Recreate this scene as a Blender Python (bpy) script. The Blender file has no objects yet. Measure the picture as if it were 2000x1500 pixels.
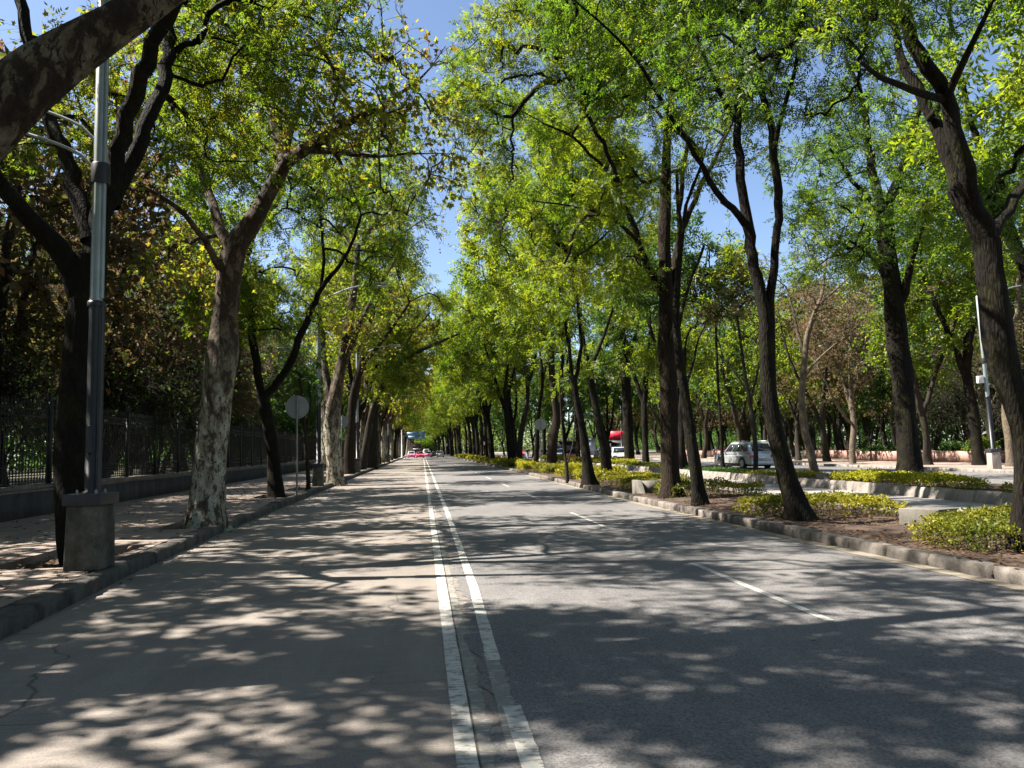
import bpy, bmesh, math, random, time
import numpy as np
from mathutils import Vector, Matrix
T0=time.time()
PI=math.pi
sc=bpy.context.scene
COL=sc.collection
random.seed(7); RNG=np.random.default_rng(11)

# ------------------------------------------------------------------ camera
F_PX=1502.0; YAW=math.radians(6.723); PITCH=math.radians(4.807); ROLL=math.radians(1.2); EYE=1.6
cF=np.array([math.sin(YAW)*math.cos(PITCH),math.cos(YAW)*math.cos(PITCH),math.sin(PITCH)])
cR0=np.array([math.cos(YAW),-math.sin(YAW),0.]); cU0=np.cross(cR0,cF)
cR=cR0*math.cos(ROLL)-cU0*math.sin(ROLL); cU=cU0*math.cos(ROLL)+cR0*math.sin(ROLL)
cam=bpy.data.cameras.new('camera'); camo=bpy.data.objects.new('camera',cam); COL.objects.link(camo)
M=Matrix(((cR[0],cU[0],-cF[0],0),(cR[1],cU[1],-cF[1],0),(cR[2],cU[2],-cF[2],EYE),(0,0,0,1)))
camo.matrix_world=M; cam.sensor_width=36; cam.lens=F_PX/2000*36; cam.clip_end=3000; cam.clip_start=.05
sc.camera=camo
def ray(px,py): return cF*F_PX+cR*(px-1000)+cU*(750-py)
def at(px,py,Y):            # point seen at a pixel, standing at distance Y along the road
    d=ray(px,py); p=d*(Y/d[1]); p[2]+=EYE; return p
def gnd(px,py,h=0.):
    d=ray(px,py); p=d*((h-EYE)/d[2]); return p[0],p[1]

# ------------------------------------------------------------------ light
SUN_EL=math.radians(51); SUN_AZ=np.array([-math.cos(math.radians(9)),math.sin(math.radians(9))])
sd=Vector((SUN_AZ[0]*math.cos(SUN_EL),SUN_AZ[1]*math.cos(SUN_EL),math.sin(SUN_EL)))
sl=bpy.data.lights.new('sun','SUN'); sl.energy=5.0; sl.angle=math.radians(.5); sl.color=(1,.93,.82)
so=bpy.data.objects.new('sun',sl); COL.objects.link(so); so.rotation_euler=sd.to_track_quat('Z','Y').to_euler()
w=bpy.data.worlds.new('World'); sc.world=w; w.use_nodes=True
nt=w.node_tree; nt.nodes.clear()
sky=nt.nodes.new('ShaderNodeTexSky'); sky.sky_type='NISHITA'; sky.sun_disc=False
sky.sun_elevation=SUN_EL; sky.sun_rotation=math.atan2(sd.x,sd.y); sky.altitude=2200; sky.air_density=1.0; sky.dust_density=4.0; sky.ozone_density=1.0
bg=nt.nodes.new('ShaderNodeBackground'); bg.inputs[1].default_value=.071
wo=nt.nodes.new('ShaderNodeOutputWorld'); nt.links.new(sky.outputs[0],bg.inputs[0]); nt.links.new(bg.outputs[0],wo.inputs[0])
sc.view_settings.view_transform='Standard'; sc.view_settings.look='None'; sc.view_settings.exposure=1.82; sc.view_settings.gamma=1
cy=sc.cycles; cy.max_bounces=6; cy.diffuse_bounces=2; cy.glossy_bounces=2; cy.transmission_bounces=5; cy.transparent_max_bounces=8
cy.use_denoising=True; cy.sample_clamp_indirect=4; cy.caustics_reflective=False; cy.caustics_refractive=False

# ------------------------------------------------------------------ materials
def new_mat(name):
    m=bpy.data.materials.new(name); m.use_nodes=True; t=m.node_tree
    return m,t,t.nodes['Principled BSDF']
def N(t,typ,**kw):
    n=t.nodes.new(typ)
    for k,v in kw.items():
        if k.startswith('i_'):
            key=k[2:]; key=int(key) if key.isdigit() else key.replace('_',' ')
            n.inputs[key].default_value=v
        else: setattr(n,k,v)
    return n
def L(t,a,b): t.links.new(a,b)
def ramp(t,fac,stops):
    r=t.nodes.new('ShaderNodeValToRGB'); e=r.color_ramp.elements
    while len(e)<len(stops): e.new(.5)
    for q,(p,c) in zip(e,stops): q.position=p; q.color=tuple(c)+(1,) if len(c)==3 else c
    L(t,fac,r.inputs[0]); return r.outputs[0]
def noise(t,scale,detail=4,rough=.6,coord=None,dist=0.):
    n=N(t,'ShaderNodeTexNoise'); n.inputs['Scale'].default_value=scale; n.inputs['Detail'].default_value=detail
    n.inputs['Roughness'].default_value=rough; n.inputs['Distortion'].default_value=dist
    if coord is not None: L(t,coord,n.inputs['Vector'])
    return n.outputs['Fac']
def objco(t,scale=(1,1,1)):
    tc=N(t,'ShaderNodeTexCoord'); mp=N(t,'ShaderNodeMapping'); mp.inputs['Scale'].default_value=scale
    L(t,tc.outputs['Object'],mp.inputs['Vector']); return mp.outputs[0]
def mixc(t,fac,a,b,mode='MIX'):
    m=N(t,'ShaderNodeMix',data_type='RGBA',blend_type=mode)
    for i,v in ((0,fac),(6,a),(7,b)):
        if hasattr(v,'is_linked'): L(t,v,m.inputs[i])
        else: m.inputs[i].default_value=v if not isinstance(v,tuple) or len(v)==4 else v+(1,)
    return m.outputs[2]
def bump(t,b,h,strength=.4,dist=.01):
    n=N(t,'ShaderNodeBump'); n.inputs['Strength'].default_value=strength; n.inputs['Distance'].default_value=dist
    L(t,h,n.inputs['Height']); L(t,n.outputs[0],b.inputs['Normal'])
def plain(name,c,rough=.6,metal=0.,var=.15,scale=6,bmp=0.):
    m,t,b=new_mat(name); co=objco(t); f=noise(t,scale,5,.65,co)
    lo=tuple(x*(1-var) for x in c); hi=tuple(min(1,x*(1+var)) for x in c)
    L(t,ramp(t,f,[(.3,lo),(.7,hi)]),b.inputs['Base Color']); b.inputs['Roughness'].default_value=rough; b.inputs['Metallic'].default_value=metal
    if bmp: bump(t,b,noise(t,scale*6,4,.7,co),bmp,.01)
    return m
def cracks(t,co,scale,w,dist=.6):
    mp=N(t,'ShaderNodeVectorMath',operation='ADD'); nz=N(t,'ShaderNodeTexNoise'); nz.inputs['Scale'].default_value=scale*3; nz.inputs['Detail'].default_value=5
    L(t,co,nz.inputs['Vector']); sc_=N(t,'ShaderNodeVectorMath',operation='SCALE'); sc_.inputs['Scale'].default_value=dist; L(t,nz.outputs['Color'],sc_.inputs[0])
    L(t,co,mp.inputs[0]); L(t,sc_.outputs[0],mp.inputs[1])
    v=N(t,'ShaderNodeTexVoronoi',feature='DISTANCE_TO_EDGE'); v.inputs['Scale'].default_value=scale; L(t,mp.outputs[0],v.inputs['Vector'])
    return ramp(t,v.outputs['Distance'],[(0,(1,1,1)),(w,(0,0,0))])
MAT={}
def asphalt():
    m,t,b=new_mat('asphalt'); co=objco(t)
    f1=noise(t,.35,4,.6,co); f2=noise(t,55,3,.7,co); f3=noise(t,3.2,5,.65,objco(t,(1,.18,1)))
    c=ramp(t,f1,[(.3,(.122,.118,.119)),(.7,(.168,.161,.160))])
    c=mixc(t,.7,c,ramp(t,f2,[(.3,(.2,.2,.22)),(.5,(1,1,1)),(.7,(1.7,1.65,1.6))]),'MULTIPLY')
    c=mixc(t,.5,c,ramp(t,f3,[(.3,(.72,.72,.74)),(.65,(1.1,1.1,1.08))]),'MULTIPLY')
    ck=cracks(t,co,.16,.0035,.9); nm=N(t,'ShaderNodeMath',operation='MULTIPLY'); L(t,ck,nm.inputs[0]); L(t,ramp(t,noise(t,.5,2,.5,co),[(.45,(0,0,0)),(.6,(.75,.75,.75))]),nm.inputs[1])
    c=mixc(t,nm.outputs[0],c,(.05,.05,.052))
    L(t,c,b.inputs['Base Color']); b.inputs['Roughness'].default_value=.82; b.inputs['Specular IOR Level'].default_value=.3; bump(t,b,f2,.55,.008); return m
MAT['asphalt']=asphalt()
def concrete_road():
    m,t,b=new_mat('worn_concrete'); co=objco(t)
    f1=noise(t,.5,5,.6,co); f2=noise(t,70,3,.7,co); st=noise(t,1,3,.6,objco(t,(2.2,60,1))); f3=noise(t,2.4,6,.7,objco(t,(1,.12,1)))
    c=ramp(t,f1,[(.3,(.182,.162,.147)),(.7,(.245,.218,.197))])
    c=mixc(t,.55,c,ramp(t,f2,[(.3,(.35,.34,.33)),(.5,(1,1,1)),(.72,(1.45,1.42,1.38))]),'MULTIPLY')
    c=mixc(t,.6,c,ramp(t,st,[(.3,(.72,.71,.7)),(.62,(1.08,1.08,1.08))]),'MULTIPLY')
    c=mixc(t,.6,c,ramp(t,f3,[(.32,(.7,.7,.72)),(.62,(1.08,1.07,1.05))]),'MULTIPLY')
    ck=cracks(t,co,.3,.0045,.8); nm=N(t,'ShaderNodeMath',operation='MULTIPLY'); L(t,ck,nm.inputs[0]); L(t,ramp(t,noise(t,.45,2,.5,co),[(.42,(0,0,0)),(.55,(.85,.85,.85))]),nm.inputs[1])
    c=mixc(t,nm.outputs[0],c,(.06,.055,.05))
    sx=N(t,'ShaderNodeSeparateXYZ'); L(t,co,sx.inputs[0]); 
    md=N(t,'ShaderNodeMath',operation='MODULO'); md.inputs[1].default_value=6.2; ab=N(t,'ShaderNodeMath',operation='ADD'); ab.inputs[1].default_value=31.9; L(t,sx.outputs[1],ab.inputs[0]); L(t,ab.outputs[0],md.inputs[0])
    c=mixc(t,ramp(t,md.outputs[0],[(0,(.8,.8,.8)),(.012,(0,0,0))]),c,(.09,.08,.07))
    L(t,c,b.inputs['Base Color']); b.inputs['Roughness'].default_value=.85; b.inputs['Specular IOR Level'].default_value=.25; bump(t,b,st,.5,.006); return m
MAT['concrete_road']=concrete_road()
def paint(name,c,under,wear=.5):
    m,t,b=new_mat(name); co=objco(t); f=noise(t,9,8,.75,co); g=noise(t,1,5,.7,objco(t,(8,38,1)))
    mm=N(t,'ShaderNodeMath',operation='MULTIPLY'); L(t,f,mm.inputs[0]); L(t,g,mm.inputs[1])
    msk=ramp(t,mm.outputs[0],[(.18*wear,(0,0,0)),(.18*wear+.05,(1,1,1))])
    cc=mixc(t,noise(t,3,5,.7,co),tuple(x*.72 for x in c),c)
    L(t,mixc(t,msk,under,cc),b.inputs['Base Color']); b.inputs['Roughness'].default_value=.7; bump(t,b,f,.3,.004); return m
MAT['line']=paint('worn_white_paint',(.55,.53,.485),(.2,.185,.165),1.1)
MAT['line_worn']=paint('flaking_white_paint',(.4,.385,.345),(.18,.17,.155),1.5)
MAT['line_thin']=paint('thin_white_paint',(.5,.485,.45),(.18,.17,.162),1.05)
MAT['yellow']=paint('faded_yellow_paint',(.36,.27,.14),(.2,.178,.15),1.5)
def pavers():
    m,t,b=new_mat('sidewalk_slabs'); co=objco(t)
    br=N(t,'ShaderNodeTexBrick'); L(t,co,br.inputs['Vector']); br.inputs['Scale'].default_value=1.; br.offset=.5
    br.inputs['Brick Width'].default_value=.8; br.inputs['Row Height'].default_value=.8; br.inputs['Mortar Size'].default_value=.008; br.inputs['Bias'].default_value=0
    br.inputs['Color1'].default_value=(.25,.205,.172,1); br.inputs['Color2'].default_value=(.31,.24,.205,1); br.inputs['Mortar'].default_value=(.11,.095,.08,1)
    f=noise(t,1.3,6,.65,co); f2=noise(t,40,4,.7,co)
    c=mixc(t,.8,br.outputs['Color'],ramp(t,f,[(.3,(.62,.62,.62)),(.7,(1.12,1.1,1.06))]),'MULTIPLY')
    c=mixc(t,.5,c,ramp(t,f2,[(.25,(.6,.6,.6)),(.7,(1.1,1.1,1.1))]),'MULTIPLY')
    L(t,c,b.inputs['Base Color']); b.inputs['Roughness'].default_value=.85; bump(t,b,f2,.3,.006); return m
MAT['pavers']=pavers()
def stone(name,c1,c2,sc_=3.,bs=.6,rough=.85,stain=.5):
    m,t,b=new_mat(name); co=objco(t); f=noise(t,sc_,7,.7,co); f2=noise(t,sc_*14,5,.75,co); f3=noise(t,1.2,4,.6,objco(t,(2.5,2.5,.5)))
    c=ramp(t,f,[(.3,c1),(.7,c2)]); c=mixc(t,.6,c,ramp(t,f2,[(.3,(.55,.55,.55)),(.6,(1.1,1.1,1.1))]),'MULTIPLY')
    c=mixc(t,stain,c,ramp(t,f3,[(.35,(.4,.38,.36)),(.6,(1.1,1.1,1.1))]),'MULTIPLY')
    L(t,c,b.inputs['Base Color']); b.inputs['Roughness'].default_value=rough; bump(t,b,f2,bs,.012); return m
MAT['kerb_dark']=stone('dark_kerb_stone',(.035,.031,.028),(.12,.106,.094),3.,1.)
MAT['kerb_light']=stone('pale_kerb_stone',(.09,.078,.07),(.21,.183,.16),3.,.9,.85,.75)
MAT['kerb_far']=stone('beige_kerb_stone',(.17,.15,.135),(.28,.25,.225))
MAT['plinth']=stone('mossy_concrete',(.035,.032,.026),(.17,.162,.12),4.5,1.2,.9,.95)
MAT['plinth_pale']=stone('pale_concrete',(.3,.27,.24),(.4,.36,.32),2.5,.5,.85,.2)
MAT['wall_dark']=stone('dark_plinth_wall',(.035,.034,.034),(.07,.066,.062),1.5,.4)
MAT['coping']=stone('grey_coping_stone',(.13,.115,.10),(.24,.21,.18),3)
MAT['bench']=stone('weathered_concrete',(.11,.10,.088),(.215,.2,.172),2.5,.5,.85,.35)
MAT['granite']=stone('pink_granite',(.27,.15,.12),(.42,.26,.215),5,.3,.7,.25)
MAT['path']=stone('pale_path_surface',(.22,.205,.2),(.34,.31,.295),1.1,.5,.9,.3)
MAT['soil']=stone('dry_brown_soil',(.03,.018,.012),(.10,.06,.04),2.2,1.,.95,.5)
MAT['ground']=stone('park_ground',(.035,.035,.016),(.09,.08,.04),.6,.8,.95,.4)
MAT['wall_pink']=stone('terracotta_plaster',(.30,.14,.075),(.42,.22,.13),1.,.2,.8,.4)
MAT['iron']=plain('black_iron',(.018,.018,.02),.5,.3)
MAT['lamp_dark']=plain('dark_grey_enamel',(.026,.027,.031),.42,.2,.12,3)
MAT['lamp_grey']=plain('galvanised_grey',(.30,.335,.345),.38,.55,.14,3)
MAT['cap']=plain('dark_steel_plate',(.04,.037,.042),.5,.2,.3,4)
MAT['sign']=plain('grey_sign_back',(.27,.29,.29),.5,.3,.12,3)
MAT['post']=plain('grey_steel_post',(.22,.23,.235),.5,.3,.15,3)
MAT['white']=plain('white_enamel',(.7,.7,.68),.4,0,.06)
MAT['glass_lamp']=plain('frosted_lamp_glass',(.5,.52,.5),.2,0,.05)
MAT['tyre']=plain('black_rubber',(.02,.02,.021),.8,0,.2,20)
MAT['rim']=plain('alloy_wheel',(.5,.48,.43),.35,.6,.08)
def carpaint(name,c,metal=.3):
    m,t,b=new_mat(name); b.inputs['Base Color'].default_value=c+(1,); b.inputs['Metallic'].default_value=metal; b.inputs['Roughness'].default_value=.32
    b.inputs['Coat Weight'].default_value=.6; b.inputs['Coat Roughness'].default_value=.05
    f=noise(t,2.,5,.6,objco(t)); L(t,ramp(t,f,[(.3,tuple(x*.9 for x in c)),(.7,c)]),b.inputs['Base Color']); return m
for k,c in {'silver':(.40,.42,.44),'whitecar':(.72,.73,.74),'pink':(.75,.16,.32),'redcar':(.62,.045,.13),'bluecar':(.06,.12,.2),'darkcar':(.03,.035,.045),'busred':(.10,.02,.03),'champagne':(.45,.42,.37)}.items(): MAT[k]=carpaint(k+'_paint',c,.0 if k in('whitecar','pink','redcar') else .35)
m,t,b=new_mat('dark_car_glass'); b.inputs['Base Color'].default_value=(.02,.025,.028,1); b.inputs['Roughness'].default_value=.06; b.inputs['Specular IOR Level'].default_value=.8; MAT['glass']=m
MAT['red_lens']=plain('red_lens',(.62,.02,.02),.2,0,.1); MAT['clear_lens']=plain('clear_lens',(.7,.7,.68),.15,0,.05)
MAT['plate']=plain('pale_plate',(.6,.6,.58),.5); MAT['trim']=plain('black_trim',(.03,.03,.032),.6)
MAT['blue_sign']=plain('blue_sign_face',(.12,.26,.45),.5,0,.12,1); MAT['red_panel']=plain('red_kiosk_panel',(.55,.015,.04),.45,0,.1)
MAT['pale_panel']=plain('pale_blue_panel',(.35,.45,.55),.4,0,.2,1.5); MAT['dark_panel']=plain('dark_metal_cladding',(.06,.06,.075),.6)
MAT['skin']=plain('skin',(.33,.18,.12),.6); MAT['hair']=plain('black_hair',(.012,.01,.01),.7)
MAT['shirt_white']=plain('white_cotton',(.7,.7,.68),.9); MAT['shirt_navy']=plain('navy_cotton',(.02,.025,.05),.9); MAT['jeans']=plain('light_blue_denim',(.22,.33,.42),.9); MAT['dark_cloth']=plain('black_trousers',(.02,.02,.024),.9)

def bark(name,c1,c2,c3=None,sc_=1.,strength=1.):
    m,t,b=new_mat(name); co=objco(t,(sc_,sc_,sc_*.22)); f=noise(t,16,7,.72,co,.4); f2=noise(t,2.2,5,.65,objco(t))
    v=N(t,'ShaderNodeTexVoronoi',feature='DISTANCE_TO_EDGE'); v.inputs['Scale'].default_value=22; L(t,co,v.inputs['Vector'])
    c=ramp(t,f,[(.32,c1),(.68,c2)])
    if c3: c=mixc(t,ramp(t,f2,[(.5,(0,0,0)),(.62,(.8,.8,.8))]),c,c3)
    c=mixc(t,.7,c,ramp(t,v.outputs['Distance'],[(0,(.4,.4,.4)),(.12,(1,1,1))]),'MULTIPLY')
    L(t,c,b.inputs['Base Color']); b.inputs['Roughness'].default_value=.92; b.inputs['Specular IOR Level'].default_value=.15
    ad=N(t,'ShaderNodeMath',operation='ADD'); L(t,f,ad.inputs[0]); L(t,v.outputs['Distance'],ad.inputs[1]); bump(t,b,ad.outputs[0],strength,.03); return m
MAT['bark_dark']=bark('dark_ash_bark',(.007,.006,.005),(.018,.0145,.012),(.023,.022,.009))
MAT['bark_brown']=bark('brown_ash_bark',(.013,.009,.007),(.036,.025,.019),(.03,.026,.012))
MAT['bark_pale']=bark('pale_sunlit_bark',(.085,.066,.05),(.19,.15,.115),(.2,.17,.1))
MAT['bark_grey']=bark('grey_bark',(.02,.018,.015),(.054,.046,.038),(.04,.036,.02))
def plane_bark(name,bias=0.):
    m,t,b=new_mat(name); co=objco(t,(1,1,.5)); f=noise(t,5.2,5,.62,co,.5); f2=noise(t,15,5,.66,co,.5); f3=noise(t,30,4,.7,co)
    c=ramp(t,f,[(.42+bias,(.42,.41,.34)),(.48+bias,(.33,.31,.235)),(.54+bias,(.24,.215,.15)),(.57+bias,(.10,.078,.058)),(.66+bias,(.06,.047,.036))])
    c=mixc(t,ramp(t,f2,[(.56,(0,0,0)),(.585,(1,1,1))]),c,(.06,.048,.038))
    if not bias:
        tz=N(t,'ShaderNodeTexCoord'); sz=N(t,'ShaderNodeSeparateXYZ'); L(t,tz.outputs['Object'],sz.inputs[0]); mz=N(t,'ShaderNodeMath',operation='MULTIPLY_ADD'); mz.inputs[1].default_value=1.5
        L(t,f,mz.inputs[0]); L(t,sz.outputs[2],mz.inputs[2]); c=mixc(t,ramp(t,mz.outputs[0],[(0,(0,0,0)),(1,(1,1,1))]),c,c); mr=N(t,'ShaderNodeMapRange'); mr.inputs[1].default_value=3.0; mr.inputs[2].default_value=5.0; L(t,mz.outputs[0],mr.inputs[0])
        c=mixc(t,mr.outputs[0],c,mixc(t,ramp(t,f,[(.42,(0,0,0)),(.5,(1,1,1))]),(.15,.115,.08),(.055,.04,.03)))
    c=mixc(t,.8,c,ramp(t,f3,[(.3,(.4,.4,.4)),(.6,(1.08,1.08,1.08))]),'MULTIPLY')
    if bias: c=mixc(t,1.,c,(.45,.40,.36),'MULTIPLY')
    L(t,c,b.inputs['Base Color']); b.inputs['Roughness'].default_value=.85; b.inputs['Specular IOR Level'].default_value=.2
    ad=N(t,'ShaderNodeMath',operation='ADD'); L(t,f2,ad.inputs[0]); L(t,f,ad.inputs[1]); bump(t,b,ad.outputs[0],1.,.05); return m
MAT['bark_plane']=plane_bark('mottled_plane_bark'); MAT['bark_plane_dark']=plane_bark('dark_mottled_plane_bark',-.05)
def leafmat(name,cols,trans,tw=.5,dk=.92):
    m=bpy.data.materials.new(name); m.use_nodes=True; t=m.node_tree; t.nodes.clear()
    cols=[tuple(v*dk for v in c) for c in cols]; trans=[tuple(v*dk for v in c) for c in trans]
    g=N(t,'ShaderNodeNewGeometry'); oi=N(t,'ShaderNodeObjectInfo'); tc=N(t,'ShaderNodeTexCoord')
    nz=noise(t,.45,2,.5,tc.outputs['Object'])
    a=N(t,'ShaderNodeMath',operation='MULTIPLY_ADD'); a.inputs[1].default_value=.5; L(t,g.outputs['Random Per Island'],a.inputs[0])
    a2=N(t,'ShaderNodeMath',operation='MULTIPLY_ADD'); a2.inputs[1].default_value=1.5; a2.inputs[2].default_value=-.6; L(t,nz,a2.inputs[0]); L(t,a2.outputs[0],a.inputs[2])
    a3=N(t,'ShaderNodeMath',operation='MULTIPLY_ADD'); a3.inputs[1].default_value=.22; L(t,oi.outputs['Random'],a3.inputs[0]); L(t,a.outputs[0],a3.inputs[2])
    n=len(cols); c=ramp(t,a3.outputs[0],[(.08+.84*i/(n-1),x) for i,x in enumerate(cols)]); ct=ramp(t,a3.outputs[0],[(.08+.84*i/(len(trans)-1),x) for i,x in enumerate(trans)])
    d=N(t,'ShaderNodeBsdfDiffuse'); L(t,c,d.inputs[0]); tr=N(t,'ShaderNodeBsdfTranslucent'); L(t,ct,tr.inputs[0])
    mx=N(t,'ShaderNodeMixShader'); mx.inputs[0].default_value=tw; L(t,d.outputs[0],mx.inputs[1]); L(t,tr.outputs[0],mx.inputs[2])
    gl=N(t,'ShaderNodeBsdfGlossy'); gl.inputs['Roughness'].default_value=.5; gl.inputs[0].default_value=(.8,.85,.9,1)
    m2=N(t,'ShaderNodeMixShader'); m2.inputs[0].default_value=.02; L(t,mx.outputs[0],m2.inputs[1]); L(t,gl.outputs[0],m2.inputs[2])
    o=N(t,'ShaderNodeOutputMaterial'); L(t,m2.outputs[0],o.inputs[0]); return m
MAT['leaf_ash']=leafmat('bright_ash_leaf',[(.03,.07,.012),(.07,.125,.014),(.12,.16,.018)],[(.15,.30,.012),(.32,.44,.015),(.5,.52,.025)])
MAT['leaf_ash_mid']=leafmat('mid_green_ash_leaf',[(.02,.05,.012),(.045,.095,.014),(.085,.135,.018)],[(.08,.2,.012),(.2,.34,.015),(.4,.48,.025)])  # ash leaf in a darker, cooler green
MAT['leaf_plane']=leafmat('autumn_plane_leaf',[(.045,.085,.016),(.10,.13,.022),(.12,.09,.025),(.09,.045,.022)],[(.2,.38,.02),(.42,.52,.03),(.5,.42,.03),(.3,.13,.03)],.5)
MAT['leaf_yellow']=leafmat('yellowing_ash_leaf',[(.03,.08,.012),(.08,.12,.016),(.17,.15,.025)],[(.15,.32,.015),(.32,.42,.02),(.58,.5,.04)])
MAT['leaf_deep']=leafmat('deep_green_leaf',[(.022,.05,.014),(.04,.085,.02),(.07,.12,.03)],[(.06,.16,.02),(.13,.27,.03),(.24,.34,.05)],.42)
MAT['leaf_dry']=leafmat('dry_brown_leaf',[(.06,.075,.025),(.11,.09,.035),(.14,.075,.045)],[(.13,.17,.03),(.24,.19,.05),(.28,.13,.08)],.4)
MAT['leaf_red']=leafmat('sparse_reddish_leaf',[(.06,.075,.03),(.11,.085,.04),(.13,.07,.045)],[(.14,.2,.03),(.22,.18,.06),(.26,.13,.08)],.4)
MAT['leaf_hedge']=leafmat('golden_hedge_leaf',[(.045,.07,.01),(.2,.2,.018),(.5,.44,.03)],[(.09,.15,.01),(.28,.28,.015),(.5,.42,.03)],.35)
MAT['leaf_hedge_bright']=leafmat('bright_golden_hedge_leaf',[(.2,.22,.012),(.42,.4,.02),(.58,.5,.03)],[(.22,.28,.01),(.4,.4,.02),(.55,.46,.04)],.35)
MAT['litter']=leafmat('fallen_leaf',[(.05,.03,.018),(.10,.06,.032),(.2,.13,.075)],[(.1,.05,.02),(.14,.07,.03),(.16,.1,.04)],.1)

# ------------------------------------------------------------------ object helpers
def tag(o,label=None,cat=None,group=None,kind=None):
    if label: o['label']=label
    if cat: o['category']=cat
    if group: o['group']=group
    if kind: o['kind']=kind
    return o
def empty(name,loc,rz=0.):
    o=bpy.data.objects.new(name,None); COL.objects.link(o); o.location=tuple(loc); o.rotation_euler=(0,0,rz); o.empty_display_size=.3; return o
def link(name,me,mat,parent=None,loc=(0,0,0),smooth=False):
    if mat is not None: me.materials.append(mat)
    o=bpy.data.objects.new(name,me); COL.objects.link(o); o.location=loc
    if parent is not None: o.parent=parent
    if smooth: me.polygons.foreach_set('use_smooth',np.ones(len(me.polygons),dtype=bool))
    return o
def np_mesh(name,blocks):       # blocks: list of (verts (n,3), faces (m,k))
    V=[];loops=[];sizes=[];off=0
    for v,f in blocks:
        v=np.asarray(v,dtype=np.float32).reshape(-1,3)
        if len(f)==0: off+=len(v); V.append(v); continue
        f=np.asarray(f,dtype=np.int32); V.append(v); loops.append((f+off).ravel()); sizes.append(np.full(len(f),f.shape[1],dtype=np.int32)); off+=len(v)
    V=np.concatenate(V); loops=np.concatenate(loops); sizes=np.concatenate(sizes)
    me=bpy.data.meshes.new(name); me.vertices.add(len(V)); me.vertices.foreach_set('co',V.ravel())
    me.loops.add(len(loops)); me.loops.foreach_set('vertex_index',loops)
    me.polygons.add(len(sizes)); st=np.concatenate([[0],np.cumsum(sizes)[:-1]]).astype(np.int32)
    me.polygons.foreach_set('loop_start',st); me.update(calc_edges=True); return me
class MB:
    def __init__(s): s.b=[]
    def quadbox(s,P):            # 8 corners: bottom 4 ccw, top 4 ccw
        s.b.append((np.array(P,dtype=float),[[3,2,1,0],[4,5,6,7],[0,1,5,4],[1,2,6,5],[2,3,7,6],[3,0,4,7]])); return s
    def box(s,x0,x1,y0,y1,z0,z1): return s.quadbox([(x0,y0,z0),(x1,y0,z0),(x1,y1,z0),(x0,y1,z0),(x0,y0,z1),(x1,y0,z1),(x1,y1,z1),(x0,y1,z1)])
    def sheet(s,pts): s.b.append((np.array(pts,dtype=float),[list(range(len(pts)))])); return s
    def tube(s,P,R,n=10,cap=True):
        P=np.array(P,dtype=float); R=np.array(R,dtype=float)*np.ones(len(P)); b=tubes_batch(P[None],R[None],n); s.b.append(b)
        if cap:
            v,f=b; k=len(P); s.b.append((v[:n],[list(range(n))[::-1]])); s.b.append((v[(k-1)*n:],[list(range(n))]))
        return s
    def lathe(s,c,prof,n=20):   # prof list of (r,z)
        return s.tube([(c[0],c[1],c[2]+z) for r,z in prof],[max(r,.0005) for r,z in prof],n)
    def disc(s,c,r,th,axis='y',n=28):
        c=np.array(c,float); d=np.array({'x':(1,0,0),'y':(0,1,0),'z':(0,0,1)}[axis],float)*th/2
        return s.tube([c-d,c-d*.999,c+d*.999,c+d],[r*.985,r,r,r*.985],n)
    def build(s,name,mat,parent=None,loc=(0,0,0),smooth=False,bevel=0.):
        me=np_mesh(name,s.b)
        if bevel:
            bm=bmesh.new(); bm.from_mesh(me); bmesh.ops.bevel(bm,geom=list(bm.edges),offset=bevel,segments=2,affect='EDGES',profile=.6); bm.to_mesh(me); bm.free()
        return link(name,me,mat,parent,loc,smooth)
def unit(v): return v/np.maximum(np.linalg.norm(v,axis=-1,keepdims=True),1e-9)
def tubes_batch(P,R,n,wob=0.):
    m,k,_=P.shape
    T=np.empty_like(P); T[:,1:-1]=P[:,2:]-P[:,:-2]; T[:,0]=P[:,1]-P[:,0]; T[:,-1]=P[:,-1]-P[:,-2]; T=unit(T)
    D=unit(P[:,-1]-P[:,0]); ref=np.where(np.abs(D[:,2:3])<.8,np.array([[0,0,1.]]),np.array([[1.,0,0]]))[:,None,:]
    A=unit(np.cross(T,np.broadcast_to(ref,T.shape))); B=np.cross(T,A)
    a=np.arange(n)*2*PI/n; rr=R[...,None]
    if wob: rr=rr*(1+wob*RNG.standard_normal((m,k,n)))
    V=P[:,:,None,:]+rr[...,None]*(A[:,:,None,:]*np.cos(a)[None,None,:,None]+B[:,:,None,:]*np.sin(a)[None,None,:,None])
    base=(np.arange(m)*k*n)[:,None,None]+(np.arange(k-1)*n)[None,:,None]; i=np.arange(n)[None,None,:]; j=(i+1)%n
    Fq=np.stack([base+i,base+j,base+n+j,base+n+i],-1).reshape(-1,4)
    return V.reshape(-1,3),Fq
def catmull(P,step=.35):
    P=np.asarray(P,float)
    if len(P)<3: 
        n=max(2,int(np.linalg.norm(P[-1,:3]-P[0,:3])/step)+1); t=np.linspace(0,1,n)[:,None]; return P[0]*(1-t)+P[-1]*t
    Q=np.vstack([2*P[0]-P[1],P,2*P[-1]-P[-2]]); out=[]
    for i in range(1,len(Q)-2):
        n=max(1,int(np.linalg.norm(Q[i+1,:3]-Q[i,:3])/step)+1)
        for u in np.arange(n)/n:
            out.append(.5*((2*Q[i])+(-Q[i-1]+Q[i+1])*u+(2*Q[i-1]-5*Q[i]+4*Q[i+1]-Q[i+2])*u*u+(-Q[i-1]+3*Q[i]-3*Q[i+1]+Q[i+2])*u**3))
    out.append(Q[-2]); o=np.array(out); o[:,3]=np.maximum(o[:,3],.004); return o

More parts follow.
